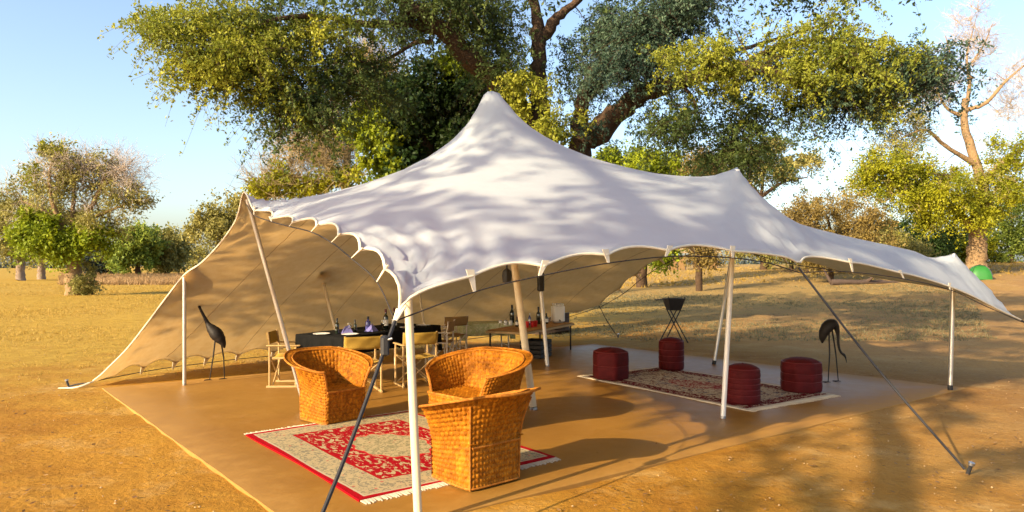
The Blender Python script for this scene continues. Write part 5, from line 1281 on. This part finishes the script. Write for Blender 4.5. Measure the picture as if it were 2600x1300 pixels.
def grasses():
    rng = np.random.default_rng(101)
    n = 26000; y = 9 + 62 * rng.uniform(0, 1, n) ** 1.25; x = rng.uniform(-1.0, .02, n) * y * .85 - 3
    den = patchy(rng, x, y, 1.6); k = (rng.uniform(0, 1, n) < np.clip((y - 9) / 12, .08, 1) * (.25 + .75 * den)) & ~in_slab(x, y, 1.0)
    x, y = x[k], y[k]; v, tn = blades(rng, x, y, np.full(len(x), .04) + .0028 * y * rng.uniform(.3, 1, len(x)), .010, 5, 1.4)
    tag(raw_mesh('dry_grass', v, 3, M['grass'], None, tn), 'short dry straw grass over the field on the left', 'grass', kind='stuff')
    n = 6000; y = rng.uniform(66, 140, n); x = (rng.uniform(150, 600, n) - CX) / F * y; kk = rng.uniform(0, 1, n) < patchy(rng, x, y, 4.0); x, y = x[kk], y[kk]; v, tn = blades(rng, x, y, rng.uniform(.25, .75, len(x)), .05, 6, .6)
    tag(raw_mesh('tall_grass', v, 3, M['grass_pink'], None, tn), 'band of tan tall dry grass before the left trees', 'grass', kind='stuff')
    n = 11000; y = rng.uniform(17.0, 42, n); x = rng.uniform(-.02, .62, n) * y + 1
    den = patchy(rng, x, y, 1.1); k = (rng.uniform(0, 1, n) < den ** 1.5) & ~in_slab(x, y, 1.2)
    x, y = x[k], y[k]; v, tn = blades(rng, x, y, rng.uniform(.03, .12, len(x)), .016, 6, 1.5)
    tag(raw_mesh('scrub', v, 3, M['scrub'], None, tn), 'low grey green scrub on the shaded ground behind the tent', 'scrub', kind='stuff')
    n = 3500; y = rng.uniform(45, 80, n); x = rng.uniform(.12, .75, n) * y; v, tn = blades(rng, x, y, rng.uniform(.06, .2, n), .03, 5, 1.2)
    tag(raw_mesh('far_grass', v, 3, M['grass'], None, tn), 'straw grass on the sunlit rise behind the tent on the right', 'grass', kind='stuff')
    # dead leaves
    n = 5200; y = 4 + 26 * rng.uniform(0, 1, n) ** 1.5; x = rng.uniform(-.8, .85, n) * y; sl = in_slab(x, y, .1)
    k = ~sl | (rng.uniform(0, 1, n) < .06); x, y, sl = x[k], y[k], sl[k]; n = len(x)
    z = np.where(sl, .006, ground_z(x, y) + .018); a = rng.uniform(0, 6.28, n); L = rng.uniform(.008, .028, n); L = np.where(sl, L * .6, L)
    t1_ = np.stack([np.cos(a), np.sin(a), rng.uniform(-.3, .3, n)], 1); t2_ = np.stack([-np.sin(a), np.cos(a), rng.uniform(-.5, .5, n)], 1); c = np.stack([x, y, z], 1)
    v = np.stack([c - t1_ * L[:, None], c + t2_ * (L * .45)[:, None], c + t1_ * L[:, None], c - t2_ * (L * .45)[:, None]], 1); v[..., 2] = np.maximum(v[..., 2], np.where(sl, .002, -.06)[:, None])
    tag(raw_mesh('leaf_litter', v.reshape(-1, 3), 4, M['litter'], None, rng.uniform(0, 1, n)), 'dead leaves scattered over the sandy ground', 'leaves', kind='stuff')
    # pebbles
    n = 900; y = 4 + 14 * rng.uniform(0, 1, n) ** 1.4; x = rng.uniform(-.8, .8, n) * y; k = ~in_slab(x, y, .1); x, y = x[k], y[k]; n = len(x)
    oc = np.array([(1, 0, 0), (0, 1, 0), (-1, 0, 0), (0, -1, 0), (0, 0, .7), (0, 0, -.7)], float); s = rng.uniform(.004, .013, n)
    v = np.stack([x, y, ground_z(x, y) + .012], 1)[:, None] + oc[None] * s[:, None, None] * rng.uniform(.7, 1.3, (n, 6, 1))
    ft = np.array([(0, 1, 4), (1, 2, 4), (2, 3, 4), (3, 0, 4), (1, 0, 5), (2, 1, 5), (3, 2, 5), (0, 3, 5)]); f = (ft[None] + (np.arange(n) * 6)[:, None, None]).reshape(-1, 3)
    tag(raw_mesh('gravel', v.reshape(-1, 3), 3, M['stone'], None, faces=f), 'small stones strewn on the sand', 'gravel', kind='stuff')
grasses()

# ------------------------------------------------------------------ logs, brush, shelter, green dome tent
def log(label, pts, r0, r1, stubs, seed):
    w = Wood(seed); b = Vector(pts[0]); t = thing('fallen_log', label, 'log', tuple(b))
    q = w.limb([Vector(p) - b for p in pts], r0, r1, n=9, wob=.08, kn=.2)
    w.build('log', t)
    for (f, d, ln) in stubs:
        p = q[int(f * (len(q) - 1))]; o = MB().tube([p, p + Vector(d) * ln * .5, p + Vector(d) * ln + Vector((0, 0, .05))], [r0 * .5, r0 * .4, r0 * .15], 7).build('branch', M['log'], t)
    t.children[0].data.materials[0] = M['log']; t.children[0].data.materials[0] = M['log']
def G(px, py, dz=0.0):
    """ground point seen at a photo pixel"""
    lo, hi = 4.0, 400.0
    for _ in range(60):
        m_ = (lo + hi) / 2; p = W(px, py, m_)
        if p.z > gz(p.x, p.y): lo = m_
        else: hi = m_
    p = W(px, py, lo); p.z = gz(p.x, p.y) + dz; return p
la = G(2110, 724, .16); lb = la + Vector((2.2, .2, .02)); lc = la + Vector((4.6, .8, -.02))
log('long fallen log lying in the shade behind the tent right wing', [la, lb, lc], .20, .09, [(.05, (-.5, 0, .85), .9), (.5, (.4, -.6, .5), .8)], 201)
ld = lc + Vector((.9, .9, .02)); log('pale fallen branch to the right of the long log', [ld, ld + Vector((1.8, .3, .12)), ld + Vector((3.6, .2, .02))], .10, .04, [(.4, (.5, .4, .5), .7), (.7, (-.2, -.6, .6), .6)], 202)
def brush_pile():
    c = G(2230, 690); rng = np.random.default_rng(55); n = 420
    t = thing('brush_pile', 'heap of dead dark branches on the far sunlit rise', 'brush', (c.x, c.y, c.z))
    p0 = np.stack([rng.normal(0, 2.2, n), rng.normal(0, .8, n), rng.uniform(0, .6, n)], 1); p0[:, 2] *= np.exp(-(p0[:, 0] / 2.6) ** 2) * 1.5
    d = rng.standard_normal((n, 3)); d[:, 2] = np.abs(d[:, 2]) * .5; d /= np.linalg.norm(d, axis=1, keepdims=True); L = rng.uniform(.5, 1.6, n)
    V, f = sticks(p0, p0 + d * (L * .5)[:, None] + rng.normal(0, .08, (n, 3)), p0 + d * L[:, None], rng.uniform(.015, .05, n))
    o = raw_mesh('sticks', V, 4, M['log'], t, faces=f); tag(o, kind='stuff')
brush_pile()
def reed_shelter():
    Z = 84.0; a = W(1700, 676, Z); a.z = gz(a.x, a.y); t = thing('reed_shelter', 'low reed walled shelter far beyond the tent', 'shelter', tuple(a), R(4))
    w = 5.8
    for i in range(7): MB().tube([(i * w / 6, 0, 0), (i * w / 6, 0, 2.1)], .06, 6).build('post', M['log'], t)
    for i in range(6):
        if i in (2, 4): continue
        mb = MB()
        for k in range(14): mb.tube([(i * w / 6 + .08 + k * .06, .02, 0), (i * w / 6 + .08 + k * .06, .02, 1.75 + .08 * math.sin(k * 2.1 + i))], .03, 5)
        o = mb.build('reed_panel', M['reed'], t); tag(o, kind='stuff')
    MB().add([(-.3, -.6, 2.05), (w + .3, -.6, 2.05), (w + .3, 1.4, 2.75), (-.3, 1.4, 2.75), (-.3, -.6, 2.2), (w + .3, -.6, 2.2), (w + .3, 1.4, 2.9), (-.3, 1.4, 2.9)], [(3, 2, 1, 0), (4, 5, 6, 7), (0, 1, 5, 4), (1, 2, 6, 5), (2, 3, 7, 6), (3, 0, 4, 7)]).build('roof', M['thatch'], t, smooth=False)
reed_shelter()
def dome():
    p = base_at(2487, 43.0); p.z += .03; t = thing('dome_tent', 'small green and navy dome tent under the stout tree', 'tent', tuple(p), R(-20))
    s = p.y / F; w = 30 * s; h = 36 * s
    def shell(a0, a1, k=1.0):
        th = np.linspace(a0, a1, 12); ph = np.linspace(0, math.pi / 2, 9); T, Pp = np.meshgrid(th, ph)
        r = np.cos(Pp) ** .8; sq = (np.abs(np.cos(T)) ** 4 + np.abs(np.sin(T)) ** 4) ** -.25 * .9
        return np.stack([w * k * r * np.cos(T) * sq, w * k * r * np.sin(T) * sq, h * k * np.sin(Pp)], -1)
    MB().grid(shell(R(-200), R(-45))).build('green_panel', M['green_nylon'], t)
    MB().grid(shell(R(-45), R(160))).build('navy_panel', M['navy_nylon'], t)
    for a in (45, 135):
        q = [(w * 1.02 * math.cos(R(a)) * math.cos(f) * 1.07, w * 1.02 * math.sin(R(a)) * math.cos(f) * 1.07, h * 1.02 * math.sin(f)) for f in np.linspace(0, math.pi, 15)]
        MB().tube(q, .02, 5).build('tent_rod', M['rubber'], t)
dome()
